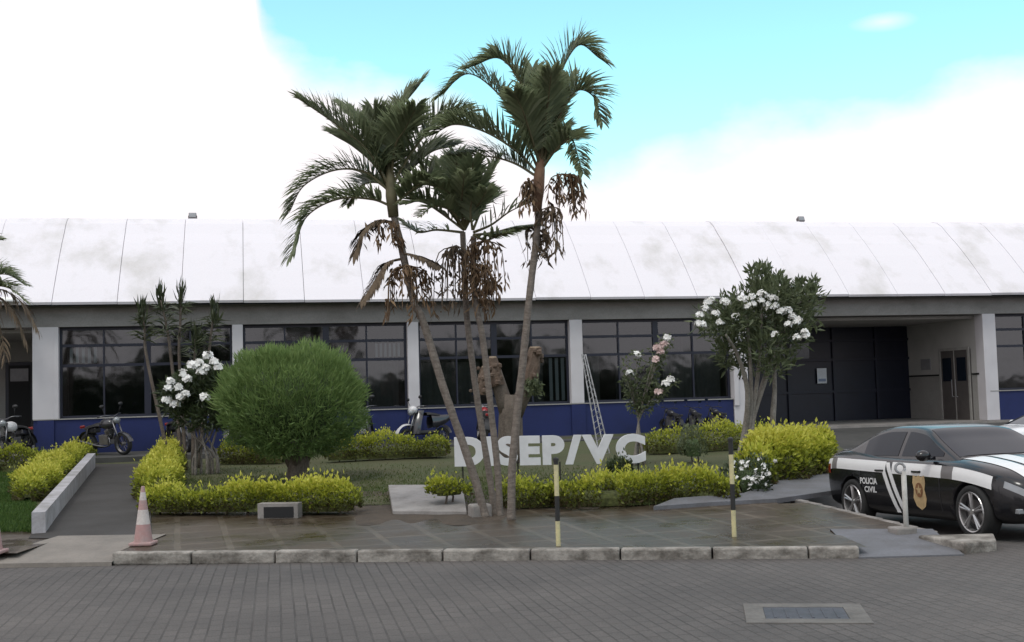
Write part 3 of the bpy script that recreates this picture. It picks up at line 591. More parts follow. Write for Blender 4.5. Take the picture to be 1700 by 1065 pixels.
# ---- palms
def frond(parent, org, path, ll=.5, n=46, mat_=MPALM, vlift=.55, droop=.34, dens=1., width=.044, name='frond', rad=.022, start=.16, tipf=.45):
    n = int(n*1.3); ll *= .86; base = Vector(org); P = catmull(path, n); F = MB(); k = len(P)
    F.tube([p-base for p in P[::2]]+([P[-1]-base] if (k-1) % 2 else []), list(np.linspace(rad, .004, len(P[::2])+(1 if (k-1) % 2 else 0))), 5, mi=1)
    for i in range(int(start*k), k):
        t = (i/(k-1)-start)/(1-start); T = (P[min(i+1, k-1)]-P[max(i-1, 0)]).normalized(); up = Vector((0, 0, 1)); S = T.cross(up)
        if S.length < .15: S = T.cross(Vector((0, -1, .2)))
        S.normalize(); Nn = S.cross(T).normalized()
        ln = ll*(.55+.75*math.sin(min(1, t*1.15+.12)*math.pi*.82))*(1-t*.25)
        if t > .9: ln *= .8
        ang = R(62-34*t)
        for sg in (-1, 1):
            if random.random() > dens: continue
            for rep in range(2 if dens > .9 else 1):
                a = ang*random.uniform(.82, 1.18); d = (T*math.cos(a)+S*sg*math.sin(a)*.8+Nn*math.sin(a)*vlift*random.uniform(.6, 1.5)).normalized()
                l_ = ln*random.uniform(.8, 1.12); p0 = P[i]-base+T*random.uniform(-.02, .03); wv = d.cross(Nn+S*sg*.4).normalized()*width*random.uniform(.7, 1.2)
                pts = []; q = p0.copy(); dd = d.copy()
                for s_ in range(4):
                    pts.append(q.copy()); q = q+dd*l_/3; dd = (dd+Vector((0, 0, -droop*random.uniform(.6, 1.4)*(.4+s_*.5)))).normalized()
                V = [pts[0]-wv*.25, pts[0]+wv*.25, pts[1]+wv*.5, pts[1]-wv*.5, pts[2]+wv*.4, pts[2]-wv*.4, pts[3]]
                r_ = min(1, max(0, random.gauss(.42, .2)))
                F.add(V, [(0, 1, 2, 3), (3, 2, 4, 5), (5, 4, 6)], 0, r_)
    return F.build(name, [mat_, MSHEATH if mat_ is MPALM else MDEAD], parent)
def fruit(parent, org, c, h, w, n=220, name='fruit_cluster', m_=None):
    base = Vector(org); F = MB(); c = Vector(c)-base
    for i in range(max(7, n//21)):
        a = random.uniform(0, 6.28); r_ = w*random.uniform(.25, 1); e = c+Vector((math.cos(a)*r_, math.sin(a)*r_*.7, -h*random.uniform(.6, 1))); mid = c+Vector((math.cos(a)*r_*.8, math.sin(a)*r_*.6, -h*.15))
        st = catmull([c, mid, e], 7); F.tube(st, list(np.linspace(.012, .006, 8)), 4)
        for k in range(14):
            q = st[random.randint(2, 7)]+Vector((random.gauss(0, .03), random.gauss(0, .03), random.gauss(0, .03)))
            if random.random() < .18:
                F.ball(q, random.uniform(.014, .024), 6)
            else:
                V = leafquads(np.array([tuple(q)]), np.array([[random.gauss(0, .5), random.gauss(0, .5), -1]]), random.uniform(.10, .22), random.uniform(.025, .05)); F.quads(V, [random.random()])
    return F.build(name, m_ or MFRUIT, parent)
def Z(x, y): return (440+x/2.315, 40+y/2.315)
def palm(base_px, trunk_px, d0, label, rad=(.085, .055), top_d=0., bark=MBARK):
    q = on_ground(*base_px); q.y += d0; q = on_ground(*base_px) if not d0 else q; q.z = zg(q.x, q.y)
    D = q.y; o = thing('palm_tree', q, label, 'palm tree', 'palms of the clump')
    P = [q+Vector((0, 0, -.1))]+[at_depth(x, y, D+top_d*(i+1)/len(trunk_px)) for i, (x, y) in enumerate(trunk_px)]
    n = 40; C = catmull(P, n); S = MB(); rd_ = [rad[0]*1.35 if i < 1 else rad[0]+(rad[1]-rad[0])*i/n for i in range(n+1)]
    rd_ = [r*(1.0+.06*(i % 2)) for i, r in enumerate(rd_)]
    S.tube([c-q for c in C], [r*.80 for r in rd_], 9, jit=.05); S.build('trunk', bark, o, smooth=True)
    return o, q, D+top_d
def fr(o, q, D, pts, dy=None, **k):
    n = len(pts); dy = random.uniform(-.5, .5) if dy is None else dy
    frond(o, q, [at_depth(*Z(*p), D+dy*(i/(n-1))**1.3) for i, p in enumerate(pts)], **k)
# left stem of the clump
o, q, D = palm((808, 857), ((790, 800), (768, 735), (735, 640), (702, 532), (686, 498), (666, 408), (652, 350), (648, 318)), 0, 'tallest leaning palm of the clump, bowed to the left with the widest crown', (.075, .06))
S = MB(); S.tube([at_depth(*Z(x, y), D)-q for x, y in ((494, 740), (486, 660), (482, 590), (478, 540))], [.075, .085, .07, .04], 10); S.build('crownshaft', MSHEATH, o, smooth=True)
for pts, kw in ((((486, 640), (400, 490), (280, 390), (150, 300)), dict(dy=-.5, ll=.62, vlift=.7)), (((484, 640), (440, 490), (380, 400), (310, 330)), dict(dy=.7, ll=.6)),
    (((486, 650), (390, 570), (270, 560), (150, 620), (95, 720)), dict(dy=-.2, ll=.5, vlift=.7)), (((488, 700), (410, 672), (280, 672), (160, 740), (100, 885)), dict(dy=-.7, ll=.52, vlift=.5)),
    (((482, 600), (480, 450), (520, 330), (590, 238)), dict(dy=.3, ll=.6, vlift=.4)), (((484, 600), (500, 470), (540, 400), (575, 330)), dict(dy=-.8, ll=.55)),
    (((488, 620), (560, 500), (640, 400), (740, 350), (800, 370)), dict(dy=-.4, ll=.55, vlift=.7)), (((488, 640), (560, 560), (640, 490), (720, 470)), dict(dy=.6, ll=.5)),
    (((486, 640), (420, 540), (340, 470), (270, 430)), dict(dy=.4, ll=.55)), (((488, 660), (440, 610), (370, 620), (320, 690)), dict(dy=1.0, ll=.42)), (((484, 600), (460, 470), (440, 400), (420, 350)), dict(dy=-.2, ll=.55)),
    (((490, 700), (560, 640), (620, 600), (660, 600)), dict(dy=-1.0, ll=.4))): fr(o, q, D, pts, **kw)
fr(o, q, D, ((500, 760), (440, 760), (380, 800), (345, 880)), dy=-.3, ll=.4, mat_=MDEAD, droop=.9, vlift=.1, n=34)
fr(o, q, D, ((530, 900), (470, 920), (420, 990), (375, 1062)), dy=-.4, ll=.34, mat_=MDEAD, droop=1.1, vlift=.1, n=34)
fr(o, q, D, ((525, 880), (580, 890), (640, 915), (668, 930)), dy=-.4, ll=.3, mat_=MDEAD, droop=.9, vlift=.1, n=24)
fruit(o, q, at_depth(*Z(545, 925), D-.1), .85, .42, 330); fruit(o, q, at_depth(*Z(450, 760), D-.1), .35, .3, 120)
# middle left stem
o, q, D = palm((822, 856), ((814, 800), (792, 660), (777, 545), (773, 498), (770, 430), (768, 385)), .25, 'middle palm of the clump with the short dense fan of fronds', (.06, .05))
for pts, kw in ((((765, 790), (745, 680), (735, 590), (735, 515)), dict(dy=-.3, ll=.5, vlift=.4)), (((768, 790), (820, 690), (860, 600), (892, 530)), dict(dy=.2, ll=.5, vlift=.5)), (((765, 790), (690, 690), (640, 610), (605, 545)), dict(dy=-.2, ll=.5)),
    (((765, 790), (670, 720), (600, 680), (550, 690)), dict(dy=-.6, ll=.45)), (((766, 790), (780, 680), (790, 600), (800, 530)), dict(dy=-.8, ll=.5)), (((764, 790), (700, 650), (680, 580), (670, 530)), dict(dy=.7, ll=.5)), (((766, 780), (740, 700), (700, 640), (640, 620)), dict(dy=-1.0, ll=.48)),
    (((766, 780), (800, 720), (830, 680), (850, 640)), dict(dy=-.9, ll=.45)), (((764, 800), (660, 790), (590, 800), (540, 770)), dict(dy=.3, ll=.4)), (((766, 780), (755, 700), (760, 640), (765, 580)), dict(dy=-1.1, ll=.45)), (((766, 790), (720, 720), (650, 700), (590, 740)), dict(dy=-1.1, ll=.42))): fr(o, q, D, pts, n=36, dens=.88, **kw)
fruit(o, q, at_depth(*Z(735, 850), D-.1), 1.0, .38, 330, m_=MDEAD, name='dead_frond')
# middle right stem
o, q, D = palm((830, 857), ((826, 780), (815, 680), (801, 560), (789, 498), (786, 430), (786, 392)), .1, 'thin middle palm of the clump with bare ragged frond reaching right', (.06, .05), bark=MBARK)
fr(o, q, D, ((800, 800), (870, 770), (940, 720), (1005, 690)), dy=-.3, ll=.36, dens=.35, vlift=.9, n=30); fr(o, q, D, ((800, 810), (880, 800), (960, 778), (1035, 768)), dy=-.4, ll=.3, vlift=-.2, n=34, droop=.1)
fr(o, q, D, ((800, 790), (830, 720), (860, 680), (890, 690)), dy=.3, ll=.36, dens=.5, n=26); fr(o, q, D, ((798, 790), (790, 720), (800, 660), (830, 600)), dy=-.5, ll=.45, n=30); fr(o, q, D, ((800, 810), (850, 830), (900, 810), (935, 800)), dy=-.5, ll=.3, dens=.4, n=22)
fruit(o, q, at_depth(*Z(845, 830), D-.15), .75, .40, 300); fruit(o, q, at_depth(*Z(810, 920), D-.1), .65, .33, 260); fruit(o, q, at_depth(*Z(855, 985), D+.1), .45, .22, 140)
# right stem
o, q, D = palm((848, 860), ((850, 780), (857, 700), (868, 600), (878, 498), (890, 400), (894, 350), (898, 290), (900, 262)), -.1, 'highest palm of the clump, upright on the right with arching fronds against blue sky', (.072, .05))
S = MB(); S.tube([at_depth(*Z(x, y), D)-q for x, y in ((1044, 720), (1050, 640), (1056, 560), (1062, 500))], [.06, .085, .075, .04], 10); S.build('crownshaft', plain('rusty crownshaft', (.22, .125, .075), .7, var=.3, scale=9), o, smooth=True)
for pts, kw in ((((1058, 560), (1035, 380), (980, 220), (900, 130), (800, 160)), dict(dy=-.4, ll=.5, vlift=.6)), (((1056, 570), (970, 380), (890, 260), (780, 190), (680, 265)), dict(dy=.4, ll=.5, vlift=.6)),
    (((1054, 580), (970, 490), (850, 415), (730, 385), (645, 425)), dict(dy=-.6, ll=.52, vlift=.75)), (((1052, 590), (960, 535), (860, 508), (730, 505)), dict(dy=.2, ll=.48, vlift=.75)),
    (((1062, 540), (1080, 370), (1130, 200), (1205, 80), (1285, 130)), dict(dy=-.3, ll=.55, vlift=.5)), (((1062, 550), (1110, 400), (1190, 260), (1260, 275), (1290, 365)), dict(dy=-.6, ll=.5, vlift=.7)),
    (((1062, 560), (1120, 480), (1175, 440), (1200, 500), (1220, 570)), dict(dy=-.9, ll=.42)), (((1060, 540), (1055, 380), (1045, 270), (1030, 180)), dict(dy=.8, ll=.55)), (((1060, 540), (1075, 390), (1090, 280), (1100, 190)), dict(dy=-.9, ll=.5)),
    (((1060, 550), (1100, 420), (1140, 300), (1170, 210)), dict(dy=.7, ll=.5)), (((1058, 550), (1020, 420), (990, 330), (960, 270)), dict(dy=-.9, ll=.5)), (((1060, 560), (1100, 480), (1130, 420), (1150, 440)), dict(dy=.9, ll=.4))): fr(o, q, D, pts, **kw)
fruit(o, q, at_depth(*Z(1140, 575), D-.2), .55, .34, 300); fruit(o, q, at_depth(*Z(1015, 600), D-.1), .5, .2, 150); fruit(o, q, at_depth(*Z(1095, 700), D-.1), .7, .32, 220, m_=MDEAD, name='dead_frond'); fruit(o, q, at_depth(*Z(1020, 780), D+.1), .5, .28, 120, m_=MDEAD, name='dead_frond')
# palm at the left frame edge, its trunk just outside
q = on_ground(-70, 800); o = thing('palm_tree', q, 'palm at the left frame edge with fronds over the eave and brown hanging leaves', 'palm tree'); D = q.y
S = MB(); S.tube([Vector((0, 0, -.1))]+[at_depth(x, y, D)-q for x, y in ((-68, 700), (-60, 600), (-52, 520), (-45, 480))], [.16, .14, .13, .12, .1], 10); S.build('trunk', MBARK, o, smooth=True)
for pts, dy in ((((-45, 490), (-20, 462), (10, 455), (42, 472)), -.4), (((-45, 490), (-15, 475), (15, 478), (45, 500)), -.8), (((-45, 480), (-40, 430), (-25, 400), (-4, 398)), -.3), (((-45, 480), (-90, 430), (-130, 430)), 0), (((-45, 490), (-25, 460), (0, 448), (25, 460)), .5), (((-45, 480), (-60, 400), (-80, 360)), .4)):
    n = len(pts); frond(o, q, [at_depth(x, y, D+dy*i/(n-1)) for i, (x, y) in enumerate(pts)], ll=.45, n=30)
for pts in (((-45, 490), (-10, 490), (25, 520), (45, 570)), ((-45, 490), (-20, 500), (0, 540), (8, 600)), ((-45, 490), (0, 480), (40, 505), (62, 545))):
    frond(o, q, [at_depth(x, y, D-.3) for x, y in pts], ll=.6, n=34, mat_=MDEAD, droop=1.2, vlift=0, dens=.45, name='dead_frond')

# ---- pollarded tree stump behind the letters
q = on_ground(850, 768); o = thing('tree_stump', q, 'thick pollarded tree trunk forking into two cut stubs behind the letters', 'tree'); D = q.y
S = MB(); f_ = lambda x, y, dy=0: at_depth(x, y, D+dy)-q
S.tube([Vector((0, 0, -.1)), f_(848, 740), f_(848, 690), f_(850, 655)], [.31, .28, .26, .23], 14, jit=.05)
S.tube([f_(846, 690), f_(834, 655), f_(826, 630), f_(820, 606)], [.21, .17, .16, .13], 12, jit=.07)
S.tube([f_(852, 690), f_(868, 655), f_(878, 625), f_(886, 590)], [.21, .17, .17, .15], 12, jit=.07)
S.build('trunk', MBARKD, o, smooth=True)
for nm, pts, r_ in (('stub', ((826, 640), (820, 615), (818, 594)), (.17, .15, .10)), ('stub', ((878, 632), (884, 605), (888, 578)), (.19, .18, .14)), ('stub', ((800, 655), (804, 630), (806, 610)), (.13, .15, .1))):
    S = MB(); S.tube([f_(x, y, -.05) for x, y in pts], list(r_), 12, jit=.12); 
    for _ in range(26):
        i = random.random(); x, y = pts[0][0]+(pts[2][0]-pts[0][0])*i, pts[0][1]+(pts[2][1]-pts[0][1])*i; S.ball(f_(x+random.gauss(0, 7), y, -.1+random.gauss(0, .1)), random.uniform(.04, .08), 6)
    c = f_(*pts[2], -.05); S.tube([c, c+Vector((0, 0, .04))], [r_[2]*.9, r_[2]*.8], 12, mi=1); S.build(nm, [MRUST, MCUT], o)
F = MB(); c = f_(884, 642, -.3)
for k in range(260): F.quads(leafquads(np.array([tuple(c+Vector(rng.normal(0, .09, 3)))]), rng.normal(0, 1, (1, 3)), .12, .05), [rng.random()])
F.tube([c+Vector((0, .25, -.15)), c, c+Vector((.05, -.1, .22))], [.02, .015, .006], 6); F.build('sprout', MTREEL, o)

# ---- sword-leaved plant
q = on_ground(300, 782); o = thing('sword_leaf_plant', q, 'tall plant of thin canes topped with upright sword shaped leaves by the left windows', 'plant'); D = q.y+.5
S = MB(); F = MB()
for tip, low in (((236, 500), (245, 600)), ((267, 476), (285, 600)), ((301, 472), (298, 600)), ((356, 498), (345, 610)), ((325, 540), (322, 640))):
    a = Vector(((low[0]-300)*.006, 0, 0)); P = [a+Vector((0, .5, -.1)), at_depth(*low, D)-q, at_depth((tip[0]+low[0])/2, (tip[1]+low[1])/2, D)-q, at_depth(tip[0], tip[1]+22, D)-q]
    C = catmull(P, 16); S.tube(C, list(np.linspace(.045, .022, 17)), 7)
    top = C[-1]
    for k in range(46):                                               # upright spear of leaves
        t = random.random(); b_ = top+Vector((random.gauss(0, .03), random.gauss(0, .03), -.35+.45*t)); d = Vector((random.gauss(0, .22), random.gauss(0, .22), 1)); F.quads(leafquads(np.array([tuple(b_)]), np.array([tuple(d)]), random.uniform(.3, .5), .045), [random.random()*.7])
    for k in range(60):                                               # older leaves spreading and drooping down the cane
        t = random.random(); b_ = C[int(8+7*t)]; a = random.uniform(0, 6.28); d = Vector((math.cos(a), math.sin(a), random.uniform(-.1, .9))); F.quads(leafquads(np.array([tuple(b_)]), np.array([tuple(d)]), random.uniform(.3, .55), .04, droop=.25), [random.random()])
S.build('cane', MBARKD, o, smooth=True); F.build('foliage', MSPIKE, o)

# ---- flowering shrubs and tree
def leafclumps(F, cs, org, n, leaf=(.10, .2), wid=.05, up=.5, spread=None, lo=0.):
    for (c, r, *k) in cs:
        m_ = int(n*(r/.35)**1.6); v = unit(rng.normal(size=(m_, 3))); C = np.array(tuple(c))+v*(r*rng.uniform(.15, 1, m_)**.6)[:, None]*np.array([1, .9, k[0] if k else .8]); D = v*.6+np.array([0, 0, up])+rng.normal(0, .4, (m_, 3))
        F.quads(leafquads(C, D, rng.uniform(leaf[0], leaf[1], m_), rng.uniform(wid*.7, wid*1.3, m_), droop=.1), np.clip(rng.normal(.5, .25, m_), 0, 1))
q = on_ground(341, 788); o = thing('flowering_shrub', q, 'white flowered shrub on a fan of thin stems left of the round bush', 'shrub'); D = q.y; f_ = lambda x, y, dy=0: at_depth(x, y, D+dy)-q
S = MB()
for k, (x, y) in enumerate(((288, 660), (305, 640), (318, 650), (335, 640), (350, 640), (366, 640), (300, 690), (325, 690), (378, 660), (312, 620), (345, 620))):
    b_ = Vector((random.uniform(-.28, .28), random.uniform(-.2, .2), -.05)); S.tube(catmull([b_, b_*.9+Vector((0, 0, .45)), f_((x+341)/2, 715, 0), f_(x, y, random.uniform(-.4, .4))], 10), list(np.linspace(.035, .014, 11)), 6)
S.build('stem', MBARKL, o, smooth=True)
F = MB(); leafclumps(F, [(f_(x, y, random.uniform(-.35, .35)), r) for x, y, r in ((300, 670, .42), (325, 655, .5), (350, 650, .45), (290, 650, .35), (345, 690, .4), (312, 690, .35), (370, 650, .4), (340, 620, .35), (365, 630, .3), (320, 630, .35), (375, 690, .35))], q, 300, (.12, .24), .05); F.build('foliage', MDKLEAF, o)
for x, y in ((345, 591), (356, 601), (318, 607), (330, 604), (342, 612), (364, 610), (303, 621), (283, 634), (280, 645), (295, 644), (307, 656), (277, 665), (340, 660), (311, 630), (300, 660), (290, 672), (334, 618)):
    F = MB(); cluster(F, f_(x, y, -.55), .10, 12, size=.07); F.build('flower_cluster', MPETAL, o)

def Z7(x, y): return (1140+x/3.674, 430+y/3.674)
q = on_ground(1240, 775); o = thing('flowering_tree', q, 'leafy tree with heads of white flowers on several thin trunks beside the porch', 'tree'); D = q.y; f_ = lambda x, y, dy=0: at_depth(x, y, D+dy)-q
S = MB()
for k, (b_, pts) in enumerate(((-.25, ((1236, 720), (1241, 650), (1225, 590), (1205, 555))), (-.05, ((1243, 720), (1247, 650), (1245, 590), (1240, 520))), (.1, ((1246, 715), (1256, 640), (1262, 580), (1265, 510))), (.2, ((1248, 710), (1268, 640), (1285, 590), (1300, 540))), (.75, ((1284, 715), (1286, 650), (1288, 600), (1310, 530))), (.0, ((1246, 700), (1262, 650), (1280, 600), (1325, 540))))):
    P = [Vector((b_, random.uniform(-.1, .1), -.1))]+[f_(x, y, (k-2.5)*.1*i) for i, (x, y) in enumerate(pts)]; S.tube(catmull(P, 18), list(np.linspace(.075 if k in (0, 4) else .06, .022, 19)), 8, jit=.05)
S.build('trunk', MBARKL, o, smooth=True)
F = MB(); lobes = [(1195, 545, .45), (1180, 530, .35), (1215, 530, .4), (1225, 565, .42), (1240, 540, .5), (1260, 520, .55), (1280, 540, .55), (1300, 520, .5), (1320, 515, .5), (1335, 500, .42), (1270, 575, .42), (1300, 570, .42), (1245, 580, .3), (1325, 545, .4), (1210, 580, .28), (1240, 500, .38), (1290, 490, .42), (1205, 510, .3), (1255, 605, .25), (1283, 610, .28), (1305, 600, .25), (1207, 600, .22), (1232, 605, .22)]
leafclumps(F, [(f_(x, y, random.uniform(-.6, .6)), r) for x, y, r in lobes], q, 125, (.13, .26), .05, .5)
for x, y in ((1252, 452), (1262, 448), (1270, 446), (1256, 470), (1272, 470), (1282, 465), (1292, 462), (1298, 470), (1284, 485), (1262, 480), (1250, 480), (1304, 480), (1327, 472), (1335, 478), (1350, 470), (1346, 482), (1320, 485), (1342, 490)):
    leafclumps(F, [(f_(x, y, random.uniform(-.4, .4)), .10, 1.1), (f_(x, y+14, random.uniform(-.3, .3)), .10, 1.3)], q, 190, (.12, .22), .055, 1.3)
F.build('foliage', MTREEL, o)
for x, y in ((150, 258), (130, 264), (230, 258), (245, 268), (108, 303), (80, 345), (75, 395), (95, 400), (175, 335), (205, 385), (300, 350), (330, 248), (350, 250), (395, 235), (455, 212), (470, 222), (400, 275), (380, 290), (450, 258), (520, 238), (535, 246), (490, 280), (540, 285), (510, 300), (575, 320), (600, 315), (620, 318), (645, 352), (685, 372), (670, 385), (618, 400), (718, 450), (725, 468), (535, 462), (675, 480)):
    F = MB(); cluster(F, f_(*Z7(x, y), -.75), .075, 10, size=.054); F.build('flower_cluster', MPETAL, o)

q = on_ground(1062, 772); o = thing('rose_bush', q, 'sparse leggy bush with a few pale pink flowers before the window', 'bush'); D = q.y; f_ = lambda x, y, dy=0: at_depth(x, y, D+dy)-q
S = MB(); F = MB(); zz = lambda x, y: (1000+x/4.842, 540+y/4.842)
tips = ((523, 100), (275, 238), (430, 280), (465, 210), (440, 180), (500, 155), (550, 437), (508, 472), (452, 535), (220, 385), (190, 300), (200, 430))
for i, t in enumerate(tips):
    x, y = zz(*t); b_ = Vector((random.uniform(-.15, .15), random.uniform(-.1, .1), -.05)); P = catmull([b_, f_(1060, 700), f_((x*.5+1058*.5), (y+690)/2, random.uniform(-.1, .1)), f_(x, y+3, random.uniform(-.2, .2))], 12); S.tube(P, list(np.linspace(.022, .008, 13)), 5)
    leafclumps(F, [(p+Vector((0, 0, .0)), .16) for p in P[6::2]], q, 95, (.06, .12), .05, .2)
S.build('stem', MBARKL, o, smooth=True); F.build('foliage', MTREEL, o)
for t in tips[:10]:
    F = MB(); cluster(F, f_(*zz(*t), -.2), .07, 8, size=.065); F.build('flower', MPINK if t[0] in (430, 465, 440, 500, 452) else MPETAL, o)

# ---- grass on the lawns
def grass(name, n, fn, m_, h, label=None):
    C = []; 
    while len(C) < n:
        X, Y = fn(); p = on_ground(X, Y)
        if p.y < 60: C.append((p.x, p.y, p.z+.0))
    C = np.array(C); D = rng.normal(0, .45, (n, 3)); D[:, 2] = 1; F = MB(); F.quads(leafquads(C, D, rng.uniform(h*.6, h*1.4, n), rng.uniform(.012, .022, n)), rng.random(n)); o = F.build(name, m_); return tag(o, kind='stuff')
grass('lawn_grass', 16000, lambda: (random.uniform(300, 1180), random.triangular(768, 842, 815)), MGRASS, .055)
grass('lawn_grass', 9000, lambda: (random.uniform(-10, 52+random.random()*8), random.uniform(786, 884)), MGRASSG, .07)

F = MB(); n = 9000; X = rng.uniform(-75, 75, n); top = 4.6+1.3*np.sin(X*.21+1)+.9*np.sin(X*.53)+.5*np.sin(X*1.3); C = np.stack([X, -34+rng.normal(0, 1.2, n), top*rng.uniform(0, 1, n)**.7], 1); F.quads(leafquads(C, rng.normal(0, 1, (n, 3)), rng.uniform(.6, 1.3, n), rng.uniform(.5, .9, n)), rng.random(n))  # unseen tree row added behind the camera to darken low window reflections
F.grid([[(x, -34.5, z) for z in (-.3, 1.5, 4.0+1.3*math.sin(x*.21+1)+.9*math.sin(x*.53))] for x in np.linspace(-75, 75, 120)], mi=1); tag(F.build('unseen_reflection_trees', [MDKLEAF, MGCORE]), kind='stuff')
exec_items = True
# ================================================================ OBJECTS
# low white wall along the path
q = on_ground(64, 886); e_ = on_ground(152, 778); o = thing('retaining_wall', q, 'low white wall sloping back along the left side of the path', 'wall')
b = MB(); d = (e_-q); n_ = Vector((-d.y, d.x, 0)).normalized()*.09
G = []
for t in np.linspace(0, 1, 9):
    p = d*t; hgt = .30+.07*t; G.append([p-n_+Vector((0, 0, -.15)), p-n_+Vector((0, 0, hgt)), p+n_+Vector((0, 0, hgt)), p+n_+Vector((0, 0, -.15))])
b.grid(G); b.add(G[0], [(0, 1, 2, 3)]); b.add(G[-1], [(3, 2, 1, 0)]); b.build('wall_body', stained('whitewashed wall', (.40, .39, .41), (.22, .21, .2), .85, 2.5, .42, .72), o)
# white slab lying tilted beside the bush
q = on_ground(700, 850); o = thing('concrete_slab', q, 'pale concrete slab lying tilted at the edge of the bed', 'slab')
b = MB(); a0, a1, a2, a3 = (on_ground(652, 853)-q, on_ground(775, 854)-q, on_ground(768, 822)-q+Vector((0, 0, .02)), on_ground(645, 822)-q+Vector((0, 0, .02)))
for v_ in (a0, a1): v_.z += .05
V = [a0, a1, a2+Vector((0, 0, .16)), a3+Vector((0, 0, .16))]; b.add([p-Vector((0, 0, .1)) for p in V]+V, [(3, 2, 1, 0), (4, 5, 6, 7), (0, 1, 5, 4), (1, 2, 6, 5), (2, 3, 7, 6), (3, 0, 4, 7)]); b.build('slab_body', stained('pale concrete', (.31, .29, .28), (.2, .185, .175), .85, 2.5, .42, .72), o, bevel=.012)
q = on_ground(797, 856); o = MB(); o.box((0, 0, .06), (.3, .25, .22), rz=.3); tag(o.build('stone_block', MCONC, bevel=.03), 'small pale stone block at the foot of the leaning palm', 'stone').location = q
q = on_ground(465, 858); o = MB(); o.box((0, 0, .08), (.62, .2, .26), rz=-.16); o.box((0, -.103, .08), (.46, .012, .16), rz=-.16, mi=1); tag(o.build('meter_box', [MCONC, MDARK], bevel=.01), 'low grey concrete box with dark front under the long front hedge', 'box').location = q
# letters
q0 = on_ground(756, 806); q1 = on_ground(1072, 796); c0 = at_depth(754, 774, q0.y); c1 = at_depth(1071, 768, q1.y); hh = (774-726)/1950*q0.y
sgn = thing('letter_sign', q0, 'white block letters on thin legs standing in the lawn', 'sign', rz=math.atan2((c1-c0).y, (c1-c0).x)); Lw = (Vector((c1.x, c1.y, 0))-Vector((c0.x, c0.y, 0))).length; zb = c0.z-q0.z; zrise = (c1.z-c0.z)/Lw
def text_mesh(ch, size=1., ext=.05, off=0.):
    cu = bpy.data.curves.new('t', 'FONT'); cu.body = ch; cu.size = size; cu.extrude = ext; cu.offset = off; cu.resolution_u = 6
    ob = bpy.data.objects.new('t', cu); COL.objects.link(ob); bpy.context.view_layer.update()
    me = bpy.data.meshes.new_from_object(ob.evaluated_get(bpy.context.evaluated_depsgraph_get())); bpy.data.objects.remove(ob); return me
letters = []; xx = 0
for ch in 'DISEP/VC':
    me = text_mesh(ch, 1, .10, .058); V = [v.co.copy() for v in me.vertices]; x0 = min(v.x for v in V); x1 = max(v.x for v in V); letters.append((ch, me, x0, x1, xx)); xx += (x1-x0)+(.05 if ch not in 'P/' else .01)
tot = xx-.05
for ch, me, x0, x1, ox in letters:
    y0 = min(v.co.y for v in me.vertices); y1 = max(v.co.y for v in me.vertices)
    for v in me.vertices:
        X = (v.co.x-x0+ox)/tot*Lw; Zz = (v.co.y-y0)/(y1-y0)*hh; v.co = (X, v.co.z*.55, zb+Zz+zrise*X)
    me.materials.append(MLETTER); me.name = 'letter'; lo_ = bpy.data.objects.new('letter', me); COL.objects.link(lo_); lo_.parent = sgn
b = MB()
for X in (.14, .33*Lw, .55*Lw, .80*Lw, .96*Lw): b.tube([(X, .02, zrise*X-.08), (X, .02, zb+.05+zrise*X)], .014, 6)
b.build('sign_leg', MBLK, sgn)
# traffic cones
def cone(X, Y, label):
    p = on_ground(X, Y); o = thing('traffic_cone', p, label, 'traffic cone', 'traffic cones')
    b = MB(); b.box((0, 0, .02), (.29, .29, .045)); b.build('base', MCONE, o, bevel=.015)
    r_ = lambda z: .115-.092*(z-.04)/.68
    b = MB(); zs = [.043, .26, .26, .44, .44, .56, .56, .66, .66, .73]; 
    for k, mi in ((0, 0), (2, 1), (4, 0), (6, 1), (8, 0)): b.lathe([(r_(zs[k]), zs[k]), (r_(zs[k+1]), zs[k+1])], 20, mi=mi)
    b.lathe([(r_(.73), .73), (.012, .735), (.012, .70)], 20); b.build('cone_body', [MCONE, MCONEW], o, smooth=True)
cone(238, 904, 'faded orange and white traffic cone beside the path hedge'); cone(-12, 918, 'traffic cone cut by the left frame edge beside the ramp')
# striped posts
def post(X, Y, Ht, cuts, label, r_=.028, mats=(MYEL, MBLK)):
    p = on_ground(X, Y); o = thing('bollard_post', p, label, 'post', 'yellow and black posts at the kerb'); b = MB(); z = -.1
    for i, c in enumerate(cuts+[Ht]): b.tube([(0, 0, z), (0, 0, c)], r_, 12, mi=i % 2); z = c
    b.build('post_shaft', list(mats), o, smooth=False); b = MB(); b.lathe([(r_+.006, Ht-.03), (r_+.006, Ht+.004), (.0, Ht+.02)], 12); b.build('cap', MBLK, o)
post(927, 905, 1.0, [.28, .57, .93], 'thin yellow and black striped post in front of the letters'); post(1219, 890, 1.16, [.31, .62, .97], 'thin yellow and black striped post before the white flowered bush')
p = on_ground(1505, 884); o = thing('bollard_post', p, 'grey metal post with a ring on top standing before the police car', 'post')
b = MB(); b.tube([(0, 0, -.1), (0, 0, .72)], .03, 12); b.build('post_shaft', stained('pale grey paint', (.50, .49, .46), (.33, .31, .29), .6, 5, .45, .7), o, smooth=True)
b = MB(); k = 18; b.tube([(-.04+.055*math.cos(t), 0, .76+.055*math.sin(t)) for t in np.linspace(0, 2*math.pi, k)], .016, 8); b.build('ring', MSTEELD, o, smooth=True); b = MB(); b.box((-.05, 0, .02), (.26, .24, .1), rz=.2); b.build('footing', MCONC, o, bevel=.02)
# wedge shaped kerb end
b = MB(); P_ = [on_plane(1524, 893, .09), on_plane(1604, 920, .0), on_plane(1655, 914, .0), on_plane(1650, 890, .09)]
poly = [(p.x, p.y) for p in P_]; b.prism(poly, -.1, .125); tag(b.build('kerb_island', MKERB, bevel=.02), kind='structure')
